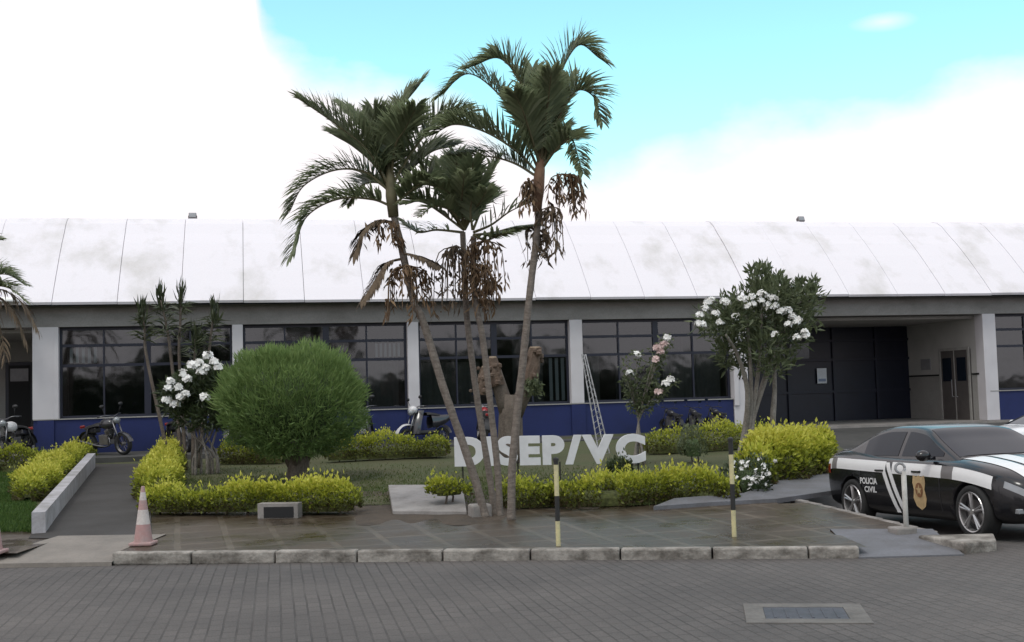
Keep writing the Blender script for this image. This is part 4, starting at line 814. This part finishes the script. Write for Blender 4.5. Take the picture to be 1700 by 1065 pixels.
# manhole
c_ = [on_plane(x, y, .004) for x, y in ((1232, 1014), (1285, 1033), (1445, 1022), (1385, 1003))]; cen = sum(c_, Vector())/4; o = thing('manhole_cover', Vector((cen.x, cen.y, .0)), 'rectangular bluish iron cover in a pale concrete frame set in the road', 'manhole cover', rz=-.16)
b = MB()
for a in ((0, -.34, .98, .16), (0, .34, .98, .16), (-.41, 0, .16, .52), (.41, 0, .16, .52)): b.box((a[0], a[1], -.01), (a[2], a[3], .04))
b.build('frame', MCONCD, o, bevel=.004); b = MB(); b.box((0, 0, -.012), (.655, .515, .035))
for i in range(6): b.box((-.25+i*.1, 0, .007), (.02, .42, .004))
b.build('cover', MMANH, o)
# leaning lattice mast
q = on_ground(1003, 752); q = Vector((q.x, q.y, zg(q.x, q.y))); o = thing('lattice_ladder', q, 'narrow aluminium lattice ladder leaning against the column behind the letters', 'ladder'); D = q.y
b = MB(); tp = at_depth(969, 588, D+1.0)-q; bt = Vector((0, 0, 0)); dr = (tp-bt); sd_ = Vector((.9, -.3, 0)).normalized()
for sgn_ in (-1, 1): b.tube([bt+sd_*.13*sgn_, tp+sd_*.05*sgn_], .016, 6)
b.tube([bt+Vector((0, -.2, 0)), tp+Vector((0, -.05, 0))], .014, 6)
for i in range(17):
    t0, t1 = i/17, (i+1)/17; w0, w1 = .14-.09*t0, .14-.09*t1; b.tube([bt+dr*t0-sd_*w0, bt+dr*t1+sd_*w1], .009, 5); b.tube([bt+dr*t0+sd_*w0, bt+dr*t0+Vector((0, -.2+.15*t0, 0))], .008, 5)
b.build('rail', MSTEELD, o)

exec_vehicles = True
# ================================================================ VEHICLES
def hermite(xs, ys, x):
    xs = np.array(xs); ys = np.array(ys); h = np.diff(xs); dl = np.diff(ys)/h; m_ = np.zeros(len(xs)); m_[0], m_[-1] = dl[0], dl[-1]
    for i in range(1, len(xs)-1): m_[i] = 0 if dl[i-1]*dl[i] <= 0 else 2*dl[i-1]*dl[i]/(dl[i-1]+dl[i])
    x = float(min(max(x, xs[0]), xs[-1])); k = min(max(int(np.searchsorted(xs, x))-1, 0), len(xs)-2); t = (x-xs[k])/h[k]
    return (2*t**3-3*t*t+1)*ys[k]+(t**3-2*t*t+t)*h[k]*m_[k]+(-2*t**3+3*t*t)*ys[k+1]+(t**3-t*t)*h[k]*m_[k+1]
ST = np.array([(-2.37, .60, .44, .74, .82), (-2.33, .73, .32, .90, 1.00), (-2.22, .81, .25, .965, 1.075), (-1.85, .875, .21, .985, 1.10), (-1.405, .90, .19, .975, 1.08), (-.7, .908, .18, .955, 1.0), (0, .908, .18, .935, .98), (.7, .906, .18, .915, .985), (1.05, .904, .18, .90, .985), (1.405, .90, .19, .865, .945), (1.8, .865, .20, .79, .865), (2.02, .79, .21, .715, .775), (2.13, .69, .25, .645, .70), (2.18, .57, .30, .56, .60)])
def ring(X):
    wm, zb, zs, zc = (hermite(ST[:, 0], ST[:, i], X) for i in range(1, 5))
    P = [(0, zb), (wm-.16, zb), (wm-.03, zb+.07), (wm, zb+(zs-zb)*.45), (wm-.005, zs-.13), (wm-.045, zs-.01), (wm-.15, zs+(zc-zs)*.55), (wm*.5, zc-.012), (0, zc)]
    o = []
    for i in range(len(P)-1):
        n = (2, 3, 4, 4, 4, 3, 3, 3)[i]
        for k in range(n): o.append((P[i][0]+(P[i+1][0]-P[i][0])*k/n, P[i][1]+(P[i+1][1]-P[i][1])*k/n))
    o.append(P[-1]); A = np.array(o); B = A.copy(); B[3:-1] = (A[2:-2]+2*A[3:-1]+A[4:])/4; return B
def side_y(X, z):
    A = ring(X)[5:-6]; return float(np.interp(z, A[:, 1], A[:, 0]))
def top_z(X, y):
    A = ring(X)[14:][::-1]; return float(np.interp(abs(y), A[:, 0], A[:, 1]))
RT = ([1.02, .8, .5, .15, -.25, -.65, -1.0, -1.32, -1.62, -1.85, -2.02], [.975, 1.07, 1.20, 1.345, 1.39, 1.395, 1.355, 1.255, 1.135, 1.09, 1.085])
def roof_z(X): return hermite(RT[0][::-1], RT[1][::-1], X)
def cab_w(X, z):
    k = (z-.93)/.5; return (.80-.22*k-.05*k*k)*(1-.06*max(0, (-X-1.0)))*(1-.05*max(0, X-.3))
def cab_ring(X):
    zt = roof_z(X); ze = max(zt-.055, .90); w = cab_w(X, ze); P = [(cab_w(X, .86)+.01, .86)]
    for k in range(1, 7): z = .86+(ze-.86)*k/6; P.append((cab_w(X, z), z))
    P += [(w-.03, zt-.03), (w-.09, zt-.014), (w*.6, zt-.004), (w*.3, zt), (0, zt)]; return P
def mirror_ring(P, X): return [Vector((X, -y, z)) for y, z in P]+[Vector((X, y, z)) for y, z in P[::-1][1:]]
def apply_bool(ob, cutter):
    m_ = ob.modifiers.new('b', 'BOOLEAN'); m_.operation = 'DIFFERENCE'; m_.object = cutter; m_.solver = 'EXACT'
    bpy.context.view_layer.update(); me = bpy.data.meshes.new_from_object(ob.evaluated_get(bpy.context.evaluated_depsgraph_get()))
    ob.modifiers.clear(); ob.data = me; bpy.data.objects.remove(cutter)
def sedan(loc, heading, label, paint, livery, pitch=0):
    o = thing('police_car' if livery else 'parked_car', loc, label, 'police car' if livery else 'car', rz=heading)
    o.rotation_euler = (0, pitch, heading)
    xs = np.concatenate([np.linspace(-2.37, -2.2, 8), np.linspace(-2.1, 1.7, 36), np.linspace(1.75, 2.18, 14)])
    b = MB(); G = []
    for X in xs: A = ring(X); r_ = [Vector((X, -y, z)) for y, z in A]+[Vector((X, y, z)) for y, z in A[::-1][1:-1]]; G.append(r_)
    n = len(G[0]); V = [p for r_ in G for p in r_]; F = [(i*n+j, i*n+(j+1) % n, (i+1)*n+(j+1) % n, (i+1)*n+j) for i in range(len(G)-1) for j in range(n)]
    F += [tuple(range(n))[::-1], tuple((len(G)-1)*n+j for j in range(n))]; b.add(V, F); body = b.build('body', [paint, MPLAST], o, smooth=True)
    c = MB()
    for X in (-1.405, 1.405):
        for s_ in (-1, 1): c.lathe([(0, -.17), (.372, -.17), (.372, .25), (0, .25)], 36, Matrix.Translation((X, s_*.86, .325)) @ Matrix.Rotation(math.pi/2, 4, 'X'))
    cu = c.build('cutter', MPLAST); cu.data.update(); bm = bmesh.new(); bm.from_mesh(cu.data); bmesh.ops.remove_doubles(bm, verts=bm.verts, dist=1e-5); bmesh.ops.recalc_face_normals(bm, faces=bm.faces); bm.to_mesh(cu.data); bm.free()
    bm = bmesh.new(); bm.from_mesh(body.data); bmesh.ops.recalc_face_normals(bm, faces=bm.faces); bm.to_mesh(body.data); bm.free()
    sv = o.matrix_basis.copy(); o.location = (0, 0, 0); o.rotation_euler = (0, 0, 0); apply_bool(body, cu); o.location = loc; o.rotation_euler = (0, pitch, heading)
    # cabin
    b = MB(); b.grid([mirror_ring(cab_ring(X), X) for X in np.linspace(-2.0, 1.02, 44)]); b.build('cabin', paint, o, smooth=True)
    # glass
    def patch(name, us, vs, fn, m_, par=None, sm=True): b = MB(); b.grid([[fn(u, v) for v in vs] for u in us]); return b.build(name, m_, par or o, smooth=sm)
    def topcab(X, y, e=.005):
        P = cab_ring(X)[::-1]; z = float(np.interp(abs(y), [p[0] for p in P], [p[1] for p in P])); return Vector((X+e*.7, y, z+e))
    patch('windscreen', np.linspace(.16, .97, 14), np.linspace(-1, 1, 15), lambda X, v: topcab(X, v*(cab_w(X, roof_z(X)-.05)-.055)), MCGLASS)
    patch('rear_window', np.linspace(-1.62, -1.1, 10), np.linspace(-1, 1, 15), lambda X, v: topcab(X, v*(cab_w(X, roof_z(X)-.05)-.08)), MCGLASS)
    for s_ in (-1, 1):
        for X0, X1 in ((-.24, .70), (-1.25, -.33)):
            def sw_(X, t, s_=s_): zt = roof_z(X)-.085; z0 = .985; z = z0+(max(zt, z0+.004)-z0)*t; return Vector((X, s_*(cab_w(X, z)+.005), z))
            patch('side_window', np.linspace(X0, X1, 16), np.linspace(0, 1, 6), sw_, MCGLASS)
        # mirror, handles
        b = MB(); b.ball((.60, s_*.99, 1.0), .1, 12, 0, (.75, 1.05, .72)); b.box((.58, s_*.88, .965), (.07, .12, .04)); b.build('wing_mirror', paint, o, smooth=True)
        for X in (-.62, .28): b = MB(); b.box((X, s_*(side_y(X, .79)+.012), .79), (.2, .025, .028)); b.build('door_handle', paint, o, bevel=.008)
        for Xg in (-.30, .78, -1.16):
            b = MB(); b.grid([[Vector((Xg+dx-.0*z, s_*(side_y(Xg, z)+.0025), z)) for z in np.linspace(.30, .90, 10)] for dx in (-.008, .008)]); b.build('door_seam', MPLAST, o)
        # lamps
        b = MB(); b.grid([[Vector((X, s_*(float(np.interp(z_, ring(X)[:, 1][9:-6], ring(X)[:, 0][9:-6]))+.006), z_)) for z_ in [hermite(ST[:, 0], ST[:, 3], X)-.115+.075*t for t in np.linspace(0, 1, 5)]] for X in np.linspace(1.94, 2.15, 10)]); b.build('headlight', MLAMP, o, smooth=True)
        b = MB(); b.grid([[Vector((X, s_*(side_y(X, z_)+.006), z_)) for z_ in np.linspace(.72, .86, 5)] for X in np.linspace(-2.36, -2.1, 8)]); b.build('tail_light', MTAIL, o, smooth=True)
        # wheels
    for X in (-1.405, 1.405):
        for s_ in (-1, 1):
            w = MB(); M_ = Matrix.Translation((X, s_*.80, .325)) @ Matrix.Rotation(-s_*math.pi/2, 4, 'X')
            w.lathe([(.235, -.10), (.31, -.11), (.325, -.08), (.327, 0), (.325, .08), (.31, .105), (.245, .10), (.235, .08)], 40, M_); wh = w.build('wheel', MTYRE, o, smooth=True)
            r_ = MB(); r_.lathe([(.246, .10), (.24, .112), (.226, .105), (.222, .02), (.222, -.08)], 40, M_); r_.lathe([(.0, .10), (.035, .10), (.045, .085), (.05, .05)], 16, M_)
            for k in range(5):
                for dv in (-.11, .11):
                    a = k*2*math.pi/5+.3; p0 = Vector((.04*math.cos(a), .04*math.sin(a), .085)); p1 = Vector((.228*math.cos(a+dv), .228*math.sin(a+dv), .098)); r_.tube([M_ @ p0, M_ @ p1], [.02, .015], 6)
            r_.build('rim', MRIM, wh, smooth=False)
            k_ = MB(); k_.lathe([(0, .03), (.222, .03)], 24, M_); k_.lathe([(0, .045), (.15, .045)], 24, M_, mi=1); k_.build('brake_disc', [MRIMD, MENG], wh)
    b = MB(); b.box((2.17, 0, .36), (.06, 1.0, .14)); b.box((2.185, .17, .56), (.05, .28, .13)); b.box((2.185, -.17, .56), (.05, .28, .13)); b.build('grille', MPLAST, o, bevel=.03)
    for s_ in (-1, 1): b = MB(); b.box((2.06, s_*.66, .36), (.1, .2, .06)); b.build('fog_lamp', MLAMP, o, bevel=.01)
    if not livery: return o
    # livery: vinyl strips that follow the body side
    for s_ in (-1, 1):
        def strip(name, X0, X1, zl, zh, m_=MSTRIPE, e=.0045, n=14):
            b = MB(); b.grid([[Vector((X, s_*(side_y(X, zl(X)+(zh(X)-zl(X))*t)+e), zl(X)+(zh(X)-zl(X))*t)) for t in np.linspace(0, 1, 6)] for X in np.linspace(X0, X1, n)]); return b.build(name, m_, o, smooth=True)
        zl = lambda X: hermite(ST[:, 0], ST[:, 3], X)-.19; zh = lambda X: hermite(ST[:, 0], ST[:, 3], X)-.035
        for X0, X1 in ((-2.35, -2.05), (-1.86, -.47), (-.31, .82), (1.06, 1.78)): strip('white_band', X0, X1, zl, zh)
        for X0, X1 in ((-2.05, -1.86), (.82, 1.06)): strip('grey_band', X0, X1, zl, zh, MSTRG)
        for X0 in (-.56, -.41):
            b = MB(); b.grid([[Vector((X0+dx+(.78-z)*.52, s_*(side_y(X0+dx+(.78-z)*.52, z)+.005), z)) for dx in np.linspace(0, .095, 4)] for z in np.linspace(.235, .90 if X0 == -.41 else .78, 16)]); b.build('diagonal_band', MSTRIPE, o, smooth=True)
        for txt, z0, hgt, Xc in (('POLICIA', .60, .085, -.92), ('CIVIL', .485, .08, -.88)):
            me = text_mesh(txt, 1, 0, .03); X0 = min(v.co.x for v in me.vertices); X1 = max(v.co.x for v in me.vertices); Y1 = .73; wd = .46 if txt[0] == 'P' else .32
            for v in me.vertices:
                u = ((v.co.x-X0)/(X1-X0)-.5)*wd; X = Xc+(u if s_ < 0 else -u); z = z0+v.co.y/Y1*hgt; v.co = (X, s_*(side_y(X, z)+.0055), z)
            me.materials.append(MSTRIPE); me.name = 'lettering'; t_ = bpy.data.objects.new('lettering', me); COL.objects.link(t_); t_.parent = o
        def shield(name, k, m_, e, zc=.545):
            b = MB(); pr = [(-.13, .20), (-.05, .18), (0, .20), (.05, .18), (.13, .20), (.145, .10), (.12, .02), (.15, -.10), (.10, -.20), (0, -.25), (-.10, -.20), (-.15, -.10), (-.12, .02), (-.145, .10)]
            V = [(0, 0)]+pr; V = [(.33+x*k, zc+z*k) for x, z in V]; b.add([Vector((x, s_*(side_y(x, z)+e), z)) for x, z in V], [(0, i, i % len(pr)+1) for i in range(1, len(pr)+1)]); b.build(name, m_, o)
        shield('crest', 1, MGOLD, .005); b = MB(); V = [(.33, .555)]+[(.33+.085*math.cos(t), .555+.095*math.sin(t)) for t in np.linspace(0, 2*math.pi, 21)[:-1]]; b.add([Vector((x, s_*(side_y(x, z)+.0075), z)) for x, z in V], [(0, i, i % 20+1) for i in range(1, 21)]); b.build('crest_centre', MBROWN, o); b = MB(); V = [(.33, .555)]+[(.33+(.07, .03)[i % 2]*math.cos(i*math.pi/5+.31), .555+(.075, .032)[i % 2]*math.sin(i*math.pi/5+.31)) for i in range(10)]; b.add([Vector((x, s_*(side_y(x, z)+.010), z)) for x, z in V], [(0, i, i % 10+1) for i in range(1, 11)]); b.build('crest_star', MGOLD, o)
    for y0, y1 in ((-.70, -.44), (-.37, -.11), (.11, .37), (.44, .70)):
        b = MB(); b.grid([[Vector((X, (y0+(y1-y0)*t)*(1-.16*(X-1.1)), top_z(X, (y0+(y1-y0)*t)*(1-.16*(X-1.1)))+.006)) for t in np.linspace(0, 1, 6)] for X in np.linspace(1.03, 2.08, 20)]); b.build('bonnet_stripe', MSTRIPE, o, smooth=True)
    return o
def at_px_z(X, Y, z): return on_plane(X, Y, z)
fwp = on_plane(1616, 847, .30); rwp = on_plane(1414, 826, .255)
fdir = Vector((.67, -2.8, 0)).normalized()
mid = (Vector((fwp.x, fwp.y, 0))+Vector((rwp.x, rwp.y, 0)))/2
CAR_H = math.atan2(fdir.y, fdir.x)
cpos = mid + Vector((-fdir.y, fdir.x, 0))*.80
sedan(Vector((cpos.x+.085, cpos.y, -.085)), CAR_H, 'black police sedan with white side bands parked at the right edge', MCARB, True, pitch=-.037)
sedan(Vector((12.3, 26.6, -.12)), math.pi+.1, 'white car parked behind the black police sedan, cut by the right frame edge', MCARW, False)

def bike(loc, heading, label, kind='moto', col=MDFAIR, tank=None, group='motorcycles parked along the blue wall', lean=.12, shine=False, dark=False, size=1.):
    o = thing('scooter' if kind == 'scooter' else 'motorcycle', loc, label, 'scooter' if kind == 'scooter' else 'motorcycle', group, rz=heading); o.rotation_euler = (lean, 0, heading); o.scale = (size,)*3; MIR = MMIRROR if shine else MCGLASS; MCHROME = MPLAST if dark else globals()['MCHROME']; MALU = MRIMD if dark else MENG; MLAMP = MPLAST if dark else globals()['MLAMP']; MTAIL = MPLAST if dark else globals()['MTAIL']
    rw = .30 if kind == 'moto' else .22; wb = 1.32 if kind == 'moto' else 1.22; xf, xr = wb/2, -wb/2
    for X in (xf, xr):
        M_ = Matrix.Translation((X, 0, rw)) @ Matrix.Rotation(math.pi/2, 4, 'X'); w = MB(); w.lathe([(rw-.08, -.05), (rw-.02, -.055), (rw, 0), (rw-.02, .055), (rw-.08, .05)], 28, M_); wh = w.build('wheel', MTYRE, o, smooth=True)
        r_ = MB(); r_.lathe([(rw-.07, -.045), (rw-.095, 0), (rw-.07, .045)], 28, M_); r_.lathe([(.0, -.06), (.045, -.06), (.045, .06), (0, .06)], 12, M_)
        for k in range(10): a = k*math.pi/5; r_.tube([M_ @ Vector((.03*math.cos(a), .03*math.sin(a), 0)), M_ @ Vector(((rw-.08)*math.cos(a+.15), (rw-.08)*math.sin(a+.15), 0))], .007, 4)
        r_.build('rim', MALU, wh)
    hx, hz = (xf-.28, 1.03) if kind == 'moto' else (xf-.32, .98)
    b = MB()
    for y in (-.09, .09): b.tube([(xf, y, rw), (hx+.05, y, hz-.1)], .022, 8)
    b.build('fork', MCHROME, o, smooth=True)
    b = MB(); b.tube(catmull([(hx-.14, -.36, hz+.03), (hx-.03, -.2, hz+.05), (hx, 0, hz), (hx-.03, .2, hz+.05), (hx-.14, .36, hz+.03)], 12), .014, 6); b.tube([(hx-.15, -.39, hz+.03), (hx-.10, -.26, hz+.04)], .02, 8, 1); b.tube([(hx-.15, .39, hz+.03), (hx-.10, .26, hz+.04)], .02, 8, 1); b.build('handlebar', [MCHROME, MPLAST], o, smooth=True)
    for y in (-1, 1):
        b = MB(); b.tube([(hx-.06, y*.24, hz+.05), (hx-.02, y*.30, hz+.25)], .007, 5); M_ = Matrix.Translation((hx-.02, y*.31, hz+.30)) @ Matrix.Rotation(math.pi/2, 4, 'Y') @ Matrix.Scale(.65, 4, (1, 0, 0)); b.lathe([(0, .02), (.06, .015), (.08, -.005), (.075, -.015)], 14, M_); b.lathe([(.075, -.013), (0, -.013)], 14, M_, 1); b.build('mirror', [MPLAST, MIR], o, smooth=True)
    b = MB(); M_ = Matrix.Translation((hx+.14, 0, hz-.10)) @ Matrix.Rotation(math.pi/2, 4, 'Y'); b.lathe([(0, .06), (.07, .05), (.095, .0), (.08, -.08), (0, -.12)], 18, M_); b.build('headlight', MLAMP, o, smooth=True)
    b = MB(); n_ = 14; fw_, fr_ = (.10, .13) if kind == 'scooter' else (.07, .03); b.grid([[Vector((xf+(rw+fr_)*math.cos(a)-(.12*max(0, a-1.6) if kind == 'scooter' else 0), y, rw+(rw+fr_-abs(y)*.5)*math.sin(a))) for y in (-fw_, -fw_*.7, 0, fw_*.7, fw_)] for a in np.linspace(.2, 2.7, n_)]); fm = b.build('fender', col, o, smooth=True)
    b = MB(); b.grid([[Vector((xr+(rw+.05)*math.cos(a), y, rw+(rw+.05)*math.sin(a))) for y in (-.08, -.05, 0, .05, .08)] for a in np.linspace(.7, 3.0, n_)]); b.build('fender', col if kind == 'scooter' else MPLAST, o, smooth=True)
    b = MB(); S_ = []
    for t in np.linspace(0, 1, 10): x = -.68+.62*t; hz_ = .80+.05*math.sin(t*3.1-1.2); w_ = .10+.05*math.sin(t*3); S_.append([Vector((x, -w_, hz_-.06)), Vector((x, -w_*.9, hz_)), Vector((x, 0, hz_+.025)), Vector((x, w_*.9, hz_)), Vector((x, w_, hz_-.06))])
    b.grid(S_); b.add(S_[0], [(0, 1, 2, 3, 4)]); b.build('seat', MSEAT, o, smooth=True)
    if kind == 'moto':
        b = MB(); b.ball((.13, 0, .83), .2, 16, 0, (1.3, .68, .75)); b.build('fuel_tank', tank or col, o, smooth=True)
        b = MB(); b.box((.05, 0, .42), (.34, .24, .26)); b.box((.18, 0, .60), (.16, .18, .2), M=Matrix.Rotation(-.4, 3, 'Y'))
        for k in range(4): b.box((.18+.02*k, 0, .53+.045*k), (.22, .23, .012), M=Matrix.Rotation(-.4, 3, 'Y'))
        b.build('engine', MENG, o, bevel=.02)
        b = MB(); b.tube([(.45, 0, .88), (.25, 0, .45), (-.2, 0, .32), (xr, .09, rw)], .025, 6); b.tube([(.42, 0, .92), (-.1, 0, .74), (-.62, 0, .78)], .022, 6); b.tube([(xr, -.09, rw), (-.2, -.06, .32)], .02, 6); b.tube([(-.5, -.13, .72), (xr, -.13, rw)], .025, 6); b.tube([(-.5, .13, .72), (xr, .13, rw)], .025, 6); b.build('frame', MPLAST, o, smooth=True)
        b = MB(); b.tube(catmull([(.25, -.1, .5), (.3, -.13, .3), (0, -.15, .25), (-.6, -.17, .36), (-.9, -.17, .42)], 12), [.02]*6+[.04]*7, 8); b.build('exhaust', MCHROME, o, smooth=True)
        b = MB(); b.box((-.45, 0, .68), (.42, .2, .16)); b.build('side_cover', col, o, bevel=.04); b = MB(); b.box((-.86, 0, .76), (.06, .14, .08)); b.build('tail_light', MTAIL, o, bevel=.02)
    else:
        b = MB(); G = []
        for t in np.linspace(0, 1, 12): z = .26+.66*t; x = .42-.26*t+.05*math.sin(t*3); w_ = .20-.07*t+.06*math.sin(t*3.1); G.append([Vector((x-.12, -w_, z)), Vector((x+.02, -w_*.75, z)), Vector((x+.08, 0, z)), Vector((x+.02, w_*.75, z)), Vector((x-.12, w_, z))])
        b.grid(G); b.build('leg_shield', MDFAIR, o, smooth=True)
        b = MB(); b.box((-.02, 0, .30), (.62, .34, .1)); b.build('footboard', MPLAST, o, bevel=.03)
        b = MB(); G = []
        for t in np.linspace(0, 1, 10): x = -.86+.66*t; zt = .78-.02*t; zb_ = .42+.22*(1-t)**2; w_ = .08+.11*math.sin(min(1, t+.25)*2.2); G.append([Vector((x, -w_*.7, zt)), Vector((x, -w_, (zt+zb_)/2)), Vector((x, -w_*.8, zb_)), Vector((x, w_*.8, zb_)), Vector((x, w_, (zt+zb_)/2)), Vector((x, w_*.7, zt))])
        b.grid(G); b.build('rear_fairing', MDFAIR, o, smooth=True); b = MB(); b.ball((hx+.05, 0, hz-.03), .15, 12, 0, (.9, 1.1, .8)); b.build('handlebar_cowl', col, o, smooth=True)
    return o
def spot(X, Y, w): p = on_wall(X, Y, w); return Vector((p.x, p.y, .565))
bike(spot(178, 762, -1.6), TH-.75, 'dark motorcycle parked at the end of the path with a pale round headlamp')
bike(spot(300, 750, -1.3), TH-1.2, 'dark motorcycle half hidden behind the white flowered shrub', col=MPLAST)
bike(spot(28, 755, -1.5), TH-1.9, 'dark motorcycle behind the low hedge at the left frame edge', col=MDFAIR, tank=MWFAIR)
bike(spot(398, 750, -1.2), TH+4.4, 'dark motorcycle with silver engine showing left below the round bush', col=MDFAIR)
bike(spot(612, 742, -1.5), TH-1.75, 'dark motorcycle with a shining mirror right of the round bush', col=MDFAIR, shine=True)
bike(spot(707, 742, -1.5), TH+3.6, 'white scooter with curved white front behind the flat hedge', 'scooter', MWFAIR)
bike(spot(800, 742, -1.3), TH+1.5, 'dark motorcycle with red tank behind the slim palm trunks', col=MDFAIR, tank=MRED)
for X, h_, lb in ((1113, 1.7, 'leftmost dark motorcycle of the three at the blue wall right of the letters'), (1150, 1.5, 'middle dark motorcycle of the three at the blue wall, behind the light green shrub'), (1186, 1.65, 'dark motorcycle at the right end of the blue wall nearest the white column')):
    bike(spot(X, 714-(X-1113)*.09, -.9), TH+h_, lb, dark=True, size=.72)
